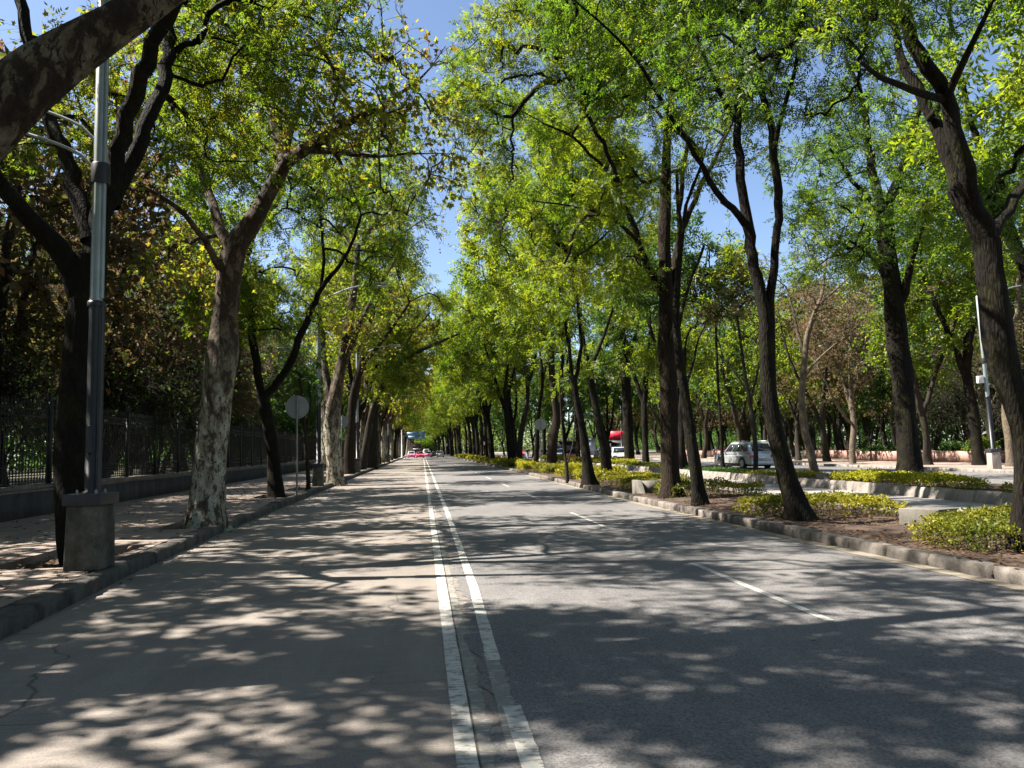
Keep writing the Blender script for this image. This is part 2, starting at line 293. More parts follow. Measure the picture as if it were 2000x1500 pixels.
# ------------------------------------------------------------------ leaves
def tmpl_compound(pairs=3,L_=.30,ll=.115,lw=.042):
    v=[];f=[]
    def leaflet(x,ang,l,w,dz):
        ca,sa=math.cos(ang),math.sin(ang); pts=[(0,0,0),(.45*l,w/2,.012),(l,0,dz),(.45*l,-w/2,.012)]
        o=len(v)
        for a,b_,c in pts: v.append((x+a*ca-b_*sa,a*sa+b_*ca,c-x*x*.6))
        f.append([o,o+1,o+2,o+3])
    for i in range(pairs):
        x=L_*(.28+.6*i/pairs)
        for s in(-1,1): leaflet(x,s*math.radians(58),ll*(1-.08*i),lw,-.03)
    leaflet(L_*.9,0,ll*1.1,lw,-.03)
    return np.array(v),np.array(f)
def tmpl_plane(s=.16):
    ang=[-180,-130,-95,-60,-32,0,32,60,95,130]; rad=[.12,.42,.30,.62,.42,1.,.42,.62,.30,.42]
    v=[(s*.55*r*math.cos(math.radians(a))+s*.3,s*.6*r*math.sin(math.radians(a)),-.35*s*r*r*.5) for a,r in zip(ang,rad)]
    return np.array(v),np.array([list(range(10))])
def tmpl_simple(l=.07,wd=.035):
    return np.array([(0,0,0),(.5*l,wd/2,.1*l),(l,0,-.05*l),(.5*l,-wd/2,.1*l)]),np.array([[0,1,2,3]])
def place_leaves(tm,P,X,size=None,flat=.6):
    v,f=tm; n=len(P); X=unit(X)
    up=unit(RNG.standard_normal((n,3))*(1-flat)+np.array([0,0,1.])*flat)
    Y=unit(np.cross(up,X)); Z=np.cross(X,Y); s=(size if size is not None else RNG.uniform(.75,1.25,n))[:,None,None]
    V=P[:,None,:]+s*(v[None,:,0:1]*X[:,None]+v[None,:,1:2]*Y[:,None]+v[None,:,2:3]*Z[:,None])
    Fa=(f[None]+(np.arange(n)*len(v))[:,None,None]).reshape(-1,f.shape[1])
    return V.reshape(-1,3),Fa

# ------------------------------------------------------------------ tree growth
def clump(P,seed,fr=.45):
    r=np.random.default_rng(seed); s=np.zeros(len(P))
    for _ in range(6):
        k=r.standard_normal(3)*fr*2; s+=np.sin(P@k+r.uniform(0,6.28))
    return s/2.45
def grow(limbs,blobs,seed,leaf,zmin_nodes=3.,bark_m='bark_dark',leaf_m='leaf_ash',twigs=6,lpt=5,twl=(.45,.9),droop=.25,sides=14,flare=1.,zcrown=None,leafscale=1.,twr=.006,gap=-.05,parts=None):
    """limbs: list of arrays (x,y,z,r). Returns meshes trunk, branch, crown (local coords)."""
    r=np.random.default_rng(seed); tb=[]; nodes=[];nr=[]
    for li,lm in enumerate(limbs):
        Q=catmull(lm,.3 if lm[0][3]>.12 else .45); P=Q[:,:3].copy(); R=Q[:,3].copy()
        n=sides if R.max()>.1 else 8
        if li>0 : P[1:-1]+=r.standard_normal((len(P)-2,3))*np.minimum(R[1:-1],.1)[:,None]*.25
        V,Fq=tubes_batch(P[None],R[None],n,0)
        V=V.reshape(len(P),n,3); a=np.arange(n)*2*PI/n
        ph=r.uniform(0,6.28,4); zz=P[:,2][:,None]
        k=1+.07*np.sin(2*a[None]+zz*1.3+ph[0])+.05*np.sin(3*a[None]-zz*2.1+ph[1])+.03*np.sin(5*a[None]+zz*4+ph[2])+.018*r.standard_normal((len(P),n))
        if li==0:
            h=np.clip(1-(P[:,2]-P[0,2])/.55,0,1)[:,None]**2; k=k+flare*h*(.18+.22*np.sin(5*a[None]+ph[3]))
        V=P[:,None,:]+(V-P[:,None,:])*k[...,None]
        tb.append((V.reshape(-1,3),Fq)); tb.append((V[-1],[list(range(n))]))
        sel=P[:,2]>zmin_nodes
        nodes+=list(P[sel]); nr+=list(R[sel])
    if parts=='trunk' or not blobs: return np_mesh('trunk',tb),None,None
    A=[]
    for (cx,cy,cz,rx,ry,rz,n) in blobs:
        q=r.standard_normal((n*6,3)); q=unit(q)*(r.uniform(0,1,(n*6,1))**(1/2.4)); q=q*np.array([rx,ry,rz])+np.array([cx,cy,cz])
        q=q[clump(q,seed*7+3,2.2/(rx+rz))>gap]; A.append(q[:n])
    A=np.concatenate(A)
    if zcrown is not None: A=A[A[:,2]>zcrown]
    NP=np.array(nodes); NR=np.array(nr); n0=len(NP)
    par=[-1]*n0; PL=[0.]*n0; kind=[0]*n0
    d=np.min(np.linalg.norm(A[:,None,:]-NP[None],axis=2),axis=1); A=A[np.argsort(d)]
    cap=n0+2*len(A); PA=np.zeros((cap,3)); PA[:n0]=NP; PLa=np.zeros(cap); par=np.full(cap,-1); nn=n0; link_=[]
    for a in A:
        dd=np.linalg.norm(PA[:nn]-a,axis=1)+.22*PLa[:nn]+.35*np.clip(PA[:nn,2]-a[2],0,9); j=int(np.argmin(dd)); ln=np.linalg.norm(PA[j]-a)
        mid=(PA[j]+a)/2+np.array([0,0,.10*ln])+r.standard_normal(3)*.07*ln
        PA[nn]=mid; par[nn]=j; PLa[nn]=PLa[j]+ln/2; PA[nn+1]=a; par[nn+1]=nn; PLa[nn+1]=PLa[j]+ln; link_.append((j,nn,nn+1)); nn+=2
    cnt=np.ones(nn)
    for i in range(nn-1,n0-1,-1):
        if par[i]>=0: cnt[par[i]]+=cnt[i]
    rad=.0085*np.power(cnt,.5); rad[:n0]=np.minimum(NR,rad[:n0])
    P5=[];R5=[]
    for j,m_,e in link_:
        t=np.linspace(0,1,5)[:,None]; p=(1-t)**2*PA[j]+2*t*(1-t)*(PA[m_]*2-(PA[j]+PA[e])/2)+t*t*PA[e]
        p[1:-1]+=r.standard_normal((3,3))*.03
        P5.append(p); r0=min(rad[m_],NR[j]*.8 if j<n0 else 9); r1=max(rad[e],.006); R5.append(np.linspace(r0,min(r1,r0),5))
    P5=np.array(P5);R5=np.array(R5); big=R5[:,0]>.03; bb=[]
    if big.any(): bb.append(tubes_batch(P5[big],R5[big],6))
    if (~big).any(): bb.append(tubes_batch(P5[~big],R5[~big],3))
    # twigs
    ends=PA[n0:nn]; cen=np.array([b[:3] for b in blobs]).mean(0)
    m=len(ends)*twigs//2; idx=r.integers(0,len(ends),m); S=ends[idx]+r.standard_normal((m,3))*.05
    Dn=unit(unit(S-cen)*.5+unit(r.standard_normal((m,3)))*1.0+np.array([0,0,.15])); Ln=r.uniform(*twl,m)[:,None]
    p1=S+Dn*Ln*.5; p2=S+Dn*Ln+np.array([0,0,-1.])*droop*Ln
    bb.append(tubes_batch(np.stack([S,p1,p2],1),np.stack([np.full(m,twr),np.full(m,twr*.7),np.full(m,twr*.35)],1),3))
    brm=np_mesh('branch',bb)
    # leaves along twigs
    if lpt>0 and leaf is not None:
        K=int(m*lpt); ti=r.integers(0,m,K); u=r.uniform(.15,1.,K)[:,None]
        LP=np.where(u<.5,S[ti]+(p1[ti]-S[ti])*u*2,p1[ti]+(p2[ti]-p1[ti])*(u-.5)*2)
        LD=unit(Dn[ti]*.5+unit(r.standard_normal((K,3)))*.9+np.array([0,0,-.28])); LP=LP+r.standard_normal((K,3))*.03
        cr=np_mesh('crown',[place_leaves(leaf,LP,LD,r.uniform(.7,1.3,K)*leafscale,.45)])
    else: cr=None
    return np_mesh('trunk',tb),brm,cr
TM_ASH=tmpl_compound(3); TM_ASHF=tmpl_compound(1,.24,.22,.085); TM_PLANE=tmpl_plane(.17); TM_PLANEF=tmpl_simple(.24,.19); TM_PARK=tmpl_simple(.20,.12); TM_HEDGE=tmpl_simple(.062,.036)
def put_tree(name,loc,meshes,mats,label,cat='tree',group=None,rz=0.,s=1.):
    o=empty(name,loc,rz); o.scale=(s,s,s); tag(o,label,cat,group)
    tk,br,cr=meshes
    link('trunk',tk,MAT[mats[0]],o,smooth=True)
    if br is not None: link('branch',br,MAT[mats[0]],o,smooth=True)
    if cr is not None: link('crown',cr,MAT[mats[1]],o)
    return o
def copy_tree(src,loc,rz,s,label,group):
    c=src.copy(); COL.objects.link(c); c.location=tuple(loc); c.rotation_euler=(0,0,rz); c.scale=(s,s,s*random.uniform(.94,1.08))
    c['label']=label; c['group']=group
    for ch in src.children:
        d=ch.copy(); COL.objects.link(d); d.parent=c
    return c
def hero(name,label,base,limbs_px,blobs,bark_m,leaf_m,leaf,seed,h0=.12,cat='tree',group=None,Y=None,**kw):
    """limbs traced as (px,py,width_px[,dy]) ; base=(px,py) on the ground"""
    bx,by=gnd(base[0],base[1],h0)
    if Y is not None: p=at(base[0],base[1],Y); bx,by=p[0],Y
    limbs=[]
    for li,lm in enumerate(limbs_px):
        q=[]
        for pt in lm:
            dy=pt[3] if len(pt)>3 else 0.; p=at(pt[0],pt[1],by+dy); dist=(by+dy)/cF[1]*1.0
            q.append((p[0]-bx,p[1]-by,p[2],pt[2]/2*dist/F_PX*.88))
        if li==0: q[0]=(q[0][0],q[0][1],h0-.12,q[0][3])
        limbs.append(np.array(q))
    ms=grow(limbs,blobs,seed,leaf,bark_m=bark_m,leaf_m=leaf_m,**kw)
    return put_tree(name,(bx,by,0),ms,(bark_m,leaf_m),label,cat,group)

# ================================================================== THE SETTING
YF=520.
def lx(y): return float(np.interp(y,[-30,2,7.4,11,16,50,600],[-3.5,-3.6,-3.72,-3.95,-4.1,-4.3,-4.3]))     # foot of the left kerb
def rx(y): return float(np.interp(y,[-30,4,8,13,21,34,55,600],[6.6,6.5,6.42,6.22,6.08,6.2,6.35,6.35]))     # foot of the right kerb
ST=lambda o:tag(o,kind='structure')
ys=[-30,-10,0,2,4,7.4,8,11,13,16,21,28,34,42,50,55,80,140,260,YF]
g=MB(); g.sheet([(-700,-300,-.06),(900,-300,-.06),(900,1500,-.06),(-700,1500,-.06)]); ST(g.build('ground',MAT['ground']))
def strip(name,mat,fa,fb,z,ylist,extra=None):
    mb=MB()
    for a,b in zip(ylist[:-1],ylist[1:]): mb.sheet([(fa(a),a,z),(fb(a),a,z),(fb(b),b,z),(fa(b),b,z)])
    return ST(mb.build(name,mat))
strip('road_concrete_lane',MAT['concrete_road'],lambda y:lx(y)-.05,lambda y:.62,0.,ys)
# asphalt with a ragged edge where it meets the concrete
ya=list(np.arange(-3,30,.07))+list(np.arange(30,120,1.))+[120,200,YF]
ye=[.40+.035*math.sin(y*1.7)+.03*math.sin(y*5.3+1)+.022*math.sin(y*13.7)+random.gauss(0,.008)-(.05 if y<5 else 0) for y in ya]
mb=MB(); V=[];Fq=[]
for i,(y,e) in enumerate(zip([-30]+ya,[.4]+ye)): V+= [(e,y,.006),(rx(y)+.05,y,.006)]
Fq=[[2*i,2*i+1,2*i+3,2*i+2] for i in range(len(ya))]
mb.b.append((np.array(V),Fq)); ST(mb.build('road_asphalt_lanes',MAT['asphalt']))
# joint: broken whitish strip and dark groove between the lines
def wavy(name,mat,a,b,z,y0,y1,step=.08,ja=.004,jb=.02,taper=0):
    V=[];yy=list(np.arange(y0,y1,step))
    for y in yy: V+=[(a(y)+random.gauss(0,ja),y,z),(b(y)+random.gauss(0,jb),y,z)]
    mb=MB(); mb.b.append((np.array(V),[[2*i,2*i+1,2*i+3,2*i+2] for i in range(len(yy)-1)])); return ST(mb.build(name,mat))
MAT['groove']=plain('dirty_joint',(.06,.053,.047),.9,0,.3,8)
wavy('road_joint_paint',MAT['line_worn'],lambda y:.285,lambda y:float(np.interp(y,[0,5,9,14,30],[.40,.375,.355,.34,.34])),.003,1,60,.06,.002,.012)
wavy('road_joint_groove',MAT['groove'],lambda y:.271,lambda y:.278,.004,-2,150,.1,.0015,.003)
wavy('road_line_left',MAT['line'],lambda y:.155 if y>3 else .15,lambda y:.268,.004,-2,400,.25,.002,.002)
def rl(y): return float(np.interp(y,[0,4.,4.9,5.6,6.2,10,30,400],[.475,.475,.475,.40,.40,.56,.60,.60]))
wavy('road_line_right',MAT['line'],lambda y:.475+.0*(y),lambda y:.59,.0115,-2,4.95,.1,.002,.003)
wavy('road_line_right',MAT['line_worn'],lambda y:.43+(y-4)*.012,lambda y:.56,.0095,4.2,6.2,.06,.004,.01)
wavy('road_line_right',MAT['line'],lambda y:float(np.interp(y,[6,9,20,400],[.46,.52,.56,.56])),lambda y:float(np.interp(y,[6,9,20,400],[.57,.625,.67,.68])),.0115,5.95,400,.25,.002,.002)
mb=MB(); y=6.65
for k in range(20):
    mb.sheet([(3.56,y,.0115),(3.65,y,.0115),(3.65,y+3.5,.0115),(3.56,y+3.5,.0115)]); y+=8.6
mb.sheet([(3.56,-2.,.0115),(3.65,-2,.0115),(3.65,1.4,.0115),(3.56,1.4,.0115)])
ST(mb.build('road_lane_dashes',MAT['line_thin']))
wavy('road_edge_line',MAT['yellow'],lambda y:rx(y)-.25,lambda y:rx(y)-.03,.0115,-2,160,.2,.004,.004)
# kerbs
def kerb(name,mat,fx,side,w_,h,y0,y1,rough,gap=.016,fine=60,z0=-.04,slope=0.):
    mb=MB(); y=y0
    while y<y1:
        Ls=random.uniform(.75,1.15) if y<fine*1.5 else 3.; e=y+Ls-gap; dx=random.gauss(0,.008); dh=random.gauss(0,.006)
        nx,ny,nz=(3,9,3) if (y<fine) else (1,1,1)
        def P(u,v,q):
            yy=y+(e-y)*v; fr=slope*q
            return (fx(yy)+side*(fr+(w_-fr)*u)+dx,yy,z0+(h+dh-z0)*q)
        idx={};V=[];Fa=[]
        def vid(i,j,k):
            key=(i,j,k)
            if key not in idx:
                u,v,q=i/nx,j/ny,k/nz; p=list(P(u,v,q))
                if nx>1:
                    edge=(i in(0,nx))+(k==nz)+(j in(0,ny))
                    am=rough*(1.+.9*(edge>1))
                    p[0]+=random.gauss(0,am)*.8; p[2]+=random.gauss(0,am)*.6-(rough*1.2 if edge>1 and k==nz else 0)
                    if i==0 and k==nz: p[0]+=side*abs(random.gauss(0,rough*1.5))+side*.012
                idx[key]=len(V); V.append(p)
            return idx[key]
        for j in range(ny):
            for k in range(nz):
                Fa.append([vid(0,j,k),vid(0,j+1,k),vid(0,j+1,k+1),vid(0,j,k+1)]); Fa.append([vid(nx,j,k),vid(nx,j,k+1),vid(nx,j+1,k+1),vid(nx,j+1,k)])
            for i in range(nx): Fa.append([vid(i,j,nz),vid(i,j+1,nz),vid(i+1,j+1,nz),vid(i+1,j,nz)])
        for i in range(nx):
            for k in range(nz):
                Fa.append([vid(i,0,k),vid(i,0,k+1),vid(i+1,0,k+1),vid(i+1,0,k)]); Fa.append([vid(i,ny,k),vid(i+1,ny,k),vid(i+1,ny,k+1),vid(i,ny,k+1)])
        mb.b.append((np.array(V),Fa)); y+=Ls
    return ST(mb.build(name,mat))
kerb('kerb_left',MAT['kerb_dark'],lx,-1,.30,.173,-4,YF-20,.0065,.012)
kerb('kerb_median_right',MAT['kerb_light'],rx,1,.22,.16,-4,YF-20,.0045,.05)
kerb('kerb_path',MAT['kerb_far'],lambda y:13.75,1,.22,.30,6,YF-20,.004,.004,45,-.04,.12)
kerb('kerb_far_road',MAT['kerb_far'],lambda y:26.7,1,.22,.16,10,YF-20,.006,.012,50)
# left sidewalk with sunken tree pits
Z=.165
pits=[(-5.75,-4.45,10.9,13.4),(-5.3,-4.38,15.9,18.1),(-5.6,-4.45,26.,28.2),(-5.3,-4.45,31.,33.2),(-5.6,-4.5,37.5,41.5),(-5.6,-4.5,51.5,54.5)]
xs=sorted({-9.6,-4.0}|{p[0] for p in pits}|{p[1] for p in pits}); yv=sorted({-30.,YF}|{p[2] for p in pits}|{p[3] for p in pits}|set(np.arange(-10,60,5.)))
def inner(y): return lx(y)-.29
mb=MB(); ms=MB()
for x0,x1 in zip(xs[:-1],xs[1:]):
    for y0,y1 in zip(yv[:-1],yv[1:]):
        cx,cy_=(x0+x1)/2,(y0+y1)/2
        if any(p[0]<cx<p[1] and p[2]<cy_<p[3] for p in pits): continue
        X1a=min(x1,inner(y0)) if x1>-4.35 else x1; X1b=min(x1,inner(y1)) if x1>-4.35 else x1
        if x1>-4.35: X1a,X1b=inner(y0),inner(y1)
        if x0>=min(X1a,X1b)-.01: continue
        mb.sheet([(x0,y0,Z),(X1a,y0,Z),(X1b,y1,Z),(x0,y1,Z)])
for p in pits:
    x0,x1,y0,y1=p; zb=Z-.13
    ms.sheet([(x0,y0,zb),(x1,y0,zb),(x1,y1,zb),(x0,y1,zb)])
    for a,b_ in (((x0,y0),(x1,y0)),((x1,y0),(x1,y1)),((x1,y1),(x0,y1)),((x0,y1),(x0,y0))): mb.sheet([(a[0],a[1],zb),(b_[0],b_[1],zb),(b_[0],b_[1],Z),(a[0],a[1],Z)])
ST(mb.build('sidewalk_left',MAT['pavers'])); ST(ms.build('tree_pit_soil',MAT['soil']))
# planting strips with lumpy soil, path, second road, far sidewalk
def soil_strip(name,x0,x1,z,y0,y1,mat,fx=None):
    nx=int((x1-x0)/.16); xa=x0; yy=list(np.arange(y0,40,.2))+list(np.arange(40,100,1.5))+list(np.arange(100,y1,20)); V=[];Fa=[]
    for y in yy:
        x0=fx(y) if fx else xa
        for i in range(nx+1):
            x=x0+(x1-x0)*i/nx; e=min(i,nx-i)
            V.append((x,y,z+(.03*math.sin(x*3+y*.9)+.025*math.sin(y*2.3-x)+random.gauss(0,.010))*(e>0)*(1 if y<40 else .4)))
    for j in range(len(yy)-1):
        for i in range(nx): a=j*(nx+1)+i; Fa.append([a,a+1,a+nx+2,a+nx+1])
    mb=MB(); mb.b.append((np.array(V),Fa)); o=ST(mb.build(name,mat,smooth=True)); return o
soil_strip('median_soil',6.3,9.7,.125,-4,YF-20,MAT['soil'],lambda y:rx(y)+.20)
soil_strip('second_strip_soil',13.93,17.4,.20,-4,YF-20,MAT['soil'])
mb=MB().box(9.7,9.82,-4,YF,-.04,.16).build('path_edging',MAT['kerb_far']); ST(mb)
mb=MB(); mb.sheet([(9.8,-30,.006),(13.8,-30,.006),(13.8,YF,.006),(9.8,YF,.006)]); ST(mb.build('path',MAT['path']))
mb=MB().box(17.4,17.62,-4,YF,-.04,.16).build('kerb_second_road',MAT['kerb_far']); ST(mb)
mb=MB(); mb.sheet([(17.6,-30,.004),(26.8,-30,.004),(26.8,YF,.004),(17.6,YF,.004)]); ST(mb.build('second_road',MAT['asphalt']))
mb=MB(); y=8.
for k in range(22):
    mb.sheet([(22.1,y,.009),(22.2,y,.009),(22.2,y+3.5,.009),(22.1,y+3.5,.009)]); y+=8.6
ST(mb.build('second_road_dashes',MAT['line_thin']))
mb=MB(); mb.sheet([(26.9,-30,.14),(36.5,-30,.14),(36.5,YF,.14),(26.9,YF,.14)]); ST(mb.build('sidewalk_far',MAT['pavers']))
mb=MB(); mb.sheet([(58,-30,.05),(66,-30,.05),(66,YF,.05),(58,YF,.05)]); ST(mb.build('park_walk',MAT['path']))

# ------------------------------------------------------------------ boundary wall and iron fence on the left
wl=empty('boundary_wall',(-9.6,0,0)); tag(wl,'long low dark wall with grey coping carrying the iron fence','wall')
MB().box(-.38,0,-12,200,0,.82).build('wall',MAT['wall_dark'],wl)
mb=MB(); y=-12.
while y<200:
    mb.box(-.46,.07,y,y+1.96,.823+random.uniform(0,.006),.93+random.uniform(0,.008)); y+=1.97
mb.build('coping',MAT['coping'],wl)
fe=empty('iron_fence',(-9.8,0,.93)); tag(fe,'tall black iron railing with spear tips on top of the low wall','fence')
pm=MB(); PW=2.6; nb=17
for i in range(nb):
    y=.09+i*(PW-.06)/(nb-.0); pm.b.append(tubes_batch(np.array([[(0,y,.03),(0,y,2.02)]]),np.array([[.014,.014]]),5))
    pm.b.append(tubes_batch(np.array([[(0,y,2.02),(0,y,2.07),(0,y,2.2)]]),np.array([[.011,.024,.001]]),4))
    pm.box(-.012,.012,y-.035,y+.035,.30,.33)
    c=[]; 
    for zc in(.16,.36,1.83):           # scroll rings between rails
        a=np.linspace(0,2*PI,9); P=np.stack([np.zeros(9),y+.075+.05*np.cos(a),zc+.05*np.sin(a)],1); pm.b.append(tubes_batch(P[None],np.full((1,9),.008),4))
for z in(.06,.25,.46,1.74,1.92): pm.box(-.014,.014,0,PW,z-.014,z+.014)
pme=np_mesh('panel',pm.b); pme.materials.append(MAT['iron'])
po=MB().box(-.05,.05,-.05,.05,0,2.15).lathe((0,0,2.15),[(.07,0),(.05,.04),(.075,.10),(.03,.17),(.0,.26)],10); pst=np_mesh('post',po.b); pst.materials.append(MAT['iron'])
for k in range(42):
    y=-8+k*(PW+.1)
    for nm,me in(('panel',pme),('post',pst)):
        o=bpy.data.objects.new(nm,me); COL.objects.link(o); o.parent=fe; o.location=(0,y+(.05 if nm=='panel' else 0),0)

# ------------------------------------------------------------------ street lamps
def lamp(name,loc,rz,plm,label,tilt=0.,lower=True):
    o=empty(name,loc,rz); tag(o,label,'street lamp','grey street lamps on square plinths')
    a=.225
    pl=MB().quadbox([(-a,-a,0),(a,-a,0),(a,a,0),(-a,a,0),(-a*.93,-a*.93,.82),(a*.93,-a*.93,.82),(a*.93,a*.93,.82),(-a*.93,a*.93,.82)]).build('plinth',plm,o,bevel=.02)
    b=.245; MB().box(-b,b,-b,b,.823,.97).build('plinth_cap',MAT['cap'],o,bevel=.008)
    MB().lathe((0,0,.97),[(.12,0),(.12,.02),(.086,.03),(.083,2.5)],20).build('lower_pole',MAT['lamp_dark'],o,smooth=True)
    MB().lathe((0,0,3.44),[(.10,0),(.108,.03),(.10,.07),(.075,.08)],20).build('collar',MAT['lamp_dark'],o,smooth=True)
    MB().lathe((0,0,3.5),[(.078,0),(.068,4.9),(.04,4.95)],20).build('upper_pole',MAT['lamp_grey'],o,smooth=True)
    MB().tube([(.092,-.02,.97),(.092,-.02,3.5)],.04,12).build('conduit',MAT['lamp_dark'],o,smooth=True)
    MB().tube([(.082,-.02,3.55),(.07,-.02,8.)],.03,12).build('conduit',MAT['lamp_grey'],o,smooth=True)
    MB().lathe((0.02,0,5.12),[(.115,0),(.12,.02),(.12,.26),(.11,.28)],20).build('clamp_band',MAT['lamp_dark'],o,smooth=True)
    MB().box(-.035,.035,-.094,-.078,1.5,1.85).build('access_door',MAT['cap'],o,bevel=.003)
    for q in range(4): MB().lathe((.17*math.cos(PI/4+q*PI/2),.17*math.sin(PI/4+q*PI/2),.97),[(.018,0),(.018,.03),(.008,.05)],6).build('bolt',MAT['post'],o)
    for z0,r in((5.35,1.0),(5.75,1.0)) if lower else ():
        t=np.linspace(0,1,8); P=[(-.08-1.15*u,0,z0+.75*u**.6*r*.75) for u in t]
        MB().tube(P,.022,8).build('arm',MAT['lamp_grey'],o,smooth=True)
    hd=MB().box(-1.75,-1.1,-.12,.12,5.92,6.04).build('lamp_head',MAT['lamp_grey'],o,bevel=.03) if lower else None
    if lower: MB().box(-1.68,-1.2,-.09,.09,5.89,5.918).build('lens',MAT['glass_lamp'],hd)
    t=np.linspace(0,1,9); P=[(.05+2.3*u,0,8.1+.75*math.sin(u*PI/2)) for u in t]
    MB().tube(P,np.linspace(.045,.03,9),8).build('arm',MAT['lamp_grey'],o,smooth=True)
    hd=MB().box(2.3,3.05,-.15,.15,8.80,8.93).build('lamp_head',MAT['lamp_grey'],o,bevel=.03); MB().box(2.4,2.95,-.11,.11,8.765,8.797).build('lens',MAT['glass_lamp'],hd)
    o.rotation_euler=(0,tilt,rz); return o
lamp('street_lamp',(-4.31,10.72,Z),math.radians(-5),MAT['plinth'],'nearest grey street lamp on a mossy concrete plinth before the dark forked trunk',tilt=.0)
lamp('street_lamp',(-4.5,34.3,Z),0,MAT['plinth'],'second lamp of the left kerb, beside a thin trunk and behind the round sign')
lamp('street_lamp',(-4.5,54.5,Z),0,MAT['plinth'],'third lamp of the left kerb, squat plinth behind the leaning trunks')
lamp('street_lamp',(-4.5,79,Z),0,MAT['plinth'],'fourth lamp of the left kerb, dark plinth deep in shade')
lamp('street_lamp',(-4.5,104,Z),0,MAT['plinth'],'farthest lamp of the left kerb, a thin post before the sign gantry')
o=lamp('street_lamp',(27.35,34.3,.14),math.radians(-8),MAT['plinth_pale'],'leaning lamp on a pale square plinth by the pink planter walls',tilt=-.03,lower=False)
p=at(1918,735,34.2); MB().box(-.40,-.11,-.08,.08,p[2]-.45,p[2]-.1).build('control_box',MAT['white'],o,bevel=.01)
p=at(1215,890,106); lamp('street_lamp',(p[0],106,.14),0,MAT['plinth_pale'],'slim distant lamp post in front of the red kiosk')

# ------------------------------------------------------------------ round signs seen from behind
def sign(px,py,disc_px,disc_py,r_px,label,h=.165,Y=None,face='sign'):
    bx,by=gnd(px,py,h)
    if Y: by=Y; bx=at(px,py,Y)[0]
    p=at(disc_px,disc_py,by); d=by/cF[1]; r=r_px*d/F_PX; o=empty('round_sign',(bx,by,h)); tag(o,label,'road sign','round road signs seen from the back')
    dx=p[0]-bx; z=p[2]-h
    MB().tube([(0,0,-.05),(dx,0,z+r*.92)],.032,10).build('post',MAT['post'],o,smooth=True)
    MB().disc((dx,.045,z),r,.012,'y').build('sign_plate',MAT[face],o)
    mb=MB()
    for q in(-.45,.45): mb.box(dx-.06,dx+.06,-.036,.037,z+q*r-.015,z+q*r+.015)
    mb.build('bracket',MAT['post'],o); return o
sign(580,968,580,795,22,'largest grey round sign back, on a thin post by the forked dark trunk')
sign(665,930,668,824,11.5,'grey round sign back partly behind the plane trunk on the left')
sign(751,908,749,856,6,'small shaded round sign back far along the left kerb',Y=92)
sign(1056,918,1056,829,11.5,'grey round sign back on the median among the right trunks')
sign(871,892,871,869,3,'tiny white round sign far off at the end of the right kerb',Y=172,face='white')
sign(944,897,944,866,3.6,'small pale round sign between trunks far along the median',Y=120,face='white')

# ------------------------------------------------------------------ far overhead sign gantry
g=empty('sign_gantry',(-5.6,200,.1)); tag(g,'far white gantry with two rows of blue sign panels over the left lanes','sign gantry')
zt=at(812,844,200)[2]-.1; zb=at(812,857,200)[2]-.1; x0=at(795,850,200)[0]+5.6; x1=at(830,850,200)[0]+5.6
MB().lathe((0,0,0),[(.28,0),(.24,zt+.8)],14).build('post',MAT['white'],g,smooth=True)
MB().tube([(0,0,zt-.9),(x1+.1,0,zt-.9)],.11,10).tube([(0,0,zt-.1),(x1+.1,0,zt-.1)],.08,10).build('beam',MAT['post'],g)
for (xa,xb,za,zc) in((x0,x0+(x1-x0)*.66,zt-.75,zt),(x0+(x1-x0)*.7,x1,zt-.75,zt),(x0,x0+(x1-x0)*.66,zb,zt-.95),(x0+(x1-x0)*.7,x1,zb,zt-.95)):
    MB().box(xa,xb,-.22,-.16,za,zc).build('sign_panel',MAT['blue_sign'],g)
p=at(785,880,163); g=empty('white_post',(p[0],163,.1)); tag(g,'plain white pole standing by the far left kerb','pole')
MB().lathe((0,0,0),[(.22,0),(.2,.4),(.13,.45),(.10,7.)],14).build('pole',MAT['white'],g,smooth=True); MB().lathe((0,0,7.),[(.16,0),(.16,.3),(.02,.4)],12).build('pole_cap',MAT['white'],g)
p=at(791,893,158); c_=MB().box(-.22,.22,-.22,.22,0,.04).lathe((0,0,.04),[(.17,0),(.03,.7),(.0,.72)],14).build('traffic_cone',MAT['white'],None,(p[0],158,0.01)); tag(c_,'small white cone beside the far pink taxi','cone')

# ------------------------------------------------------------------ concrete benches
def bench(px,py,Lx,Ly,rz,label,h=.16,H=.48,loc=None):
    x,y=loc if loc else gnd(px,py,h); o=empty('concrete_bench',(x,y,h),rz); tag(o,label,'bench','heavy concrete benches on the median strips')
    for s in(0,1):       # wedge shaped ends
        xa=0 if s==0 else Lx-.16; MB().quadbox([(xa,-.22,0),(xa+.16,-.22,0),(xa+.16,Ly,0),(xa,Ly,0),(xa,Ly*.25,H),(xa+.16,Ly*.25,H),(xa+.16,Ly,H),(xa,Ly,H)]).build('end_block',MAT['bench'],o,bevel=.008)
    MB().quadbox([(.163,Ly*.2,.06),(Lx-.163,Ly*.2,.06),(Lx-.163,Ly*.2+.12,.06),(.163,Ly*.2+.12,.06),(.163,Ly*.34,H-.02),(Lx-.163,Ly*.34,H-.02),(Lx-.163,Ly*.34+.12,H-.02),(.163,Ly*.34+.12,H-.02)]).build('back_panel',MAT['bench'],o)
    MB().box(.163,Lx-.163,Ly*.34+.123,Ly-.05,H-.13,H-.03).build('seat',MAT['bench'],o); return o
bench(1207,960,1.0,.75,0,'low concrete bench with wedge ends between two hedges near the median kerb',h=.11,H=.44,loc=(6.5,22.9))
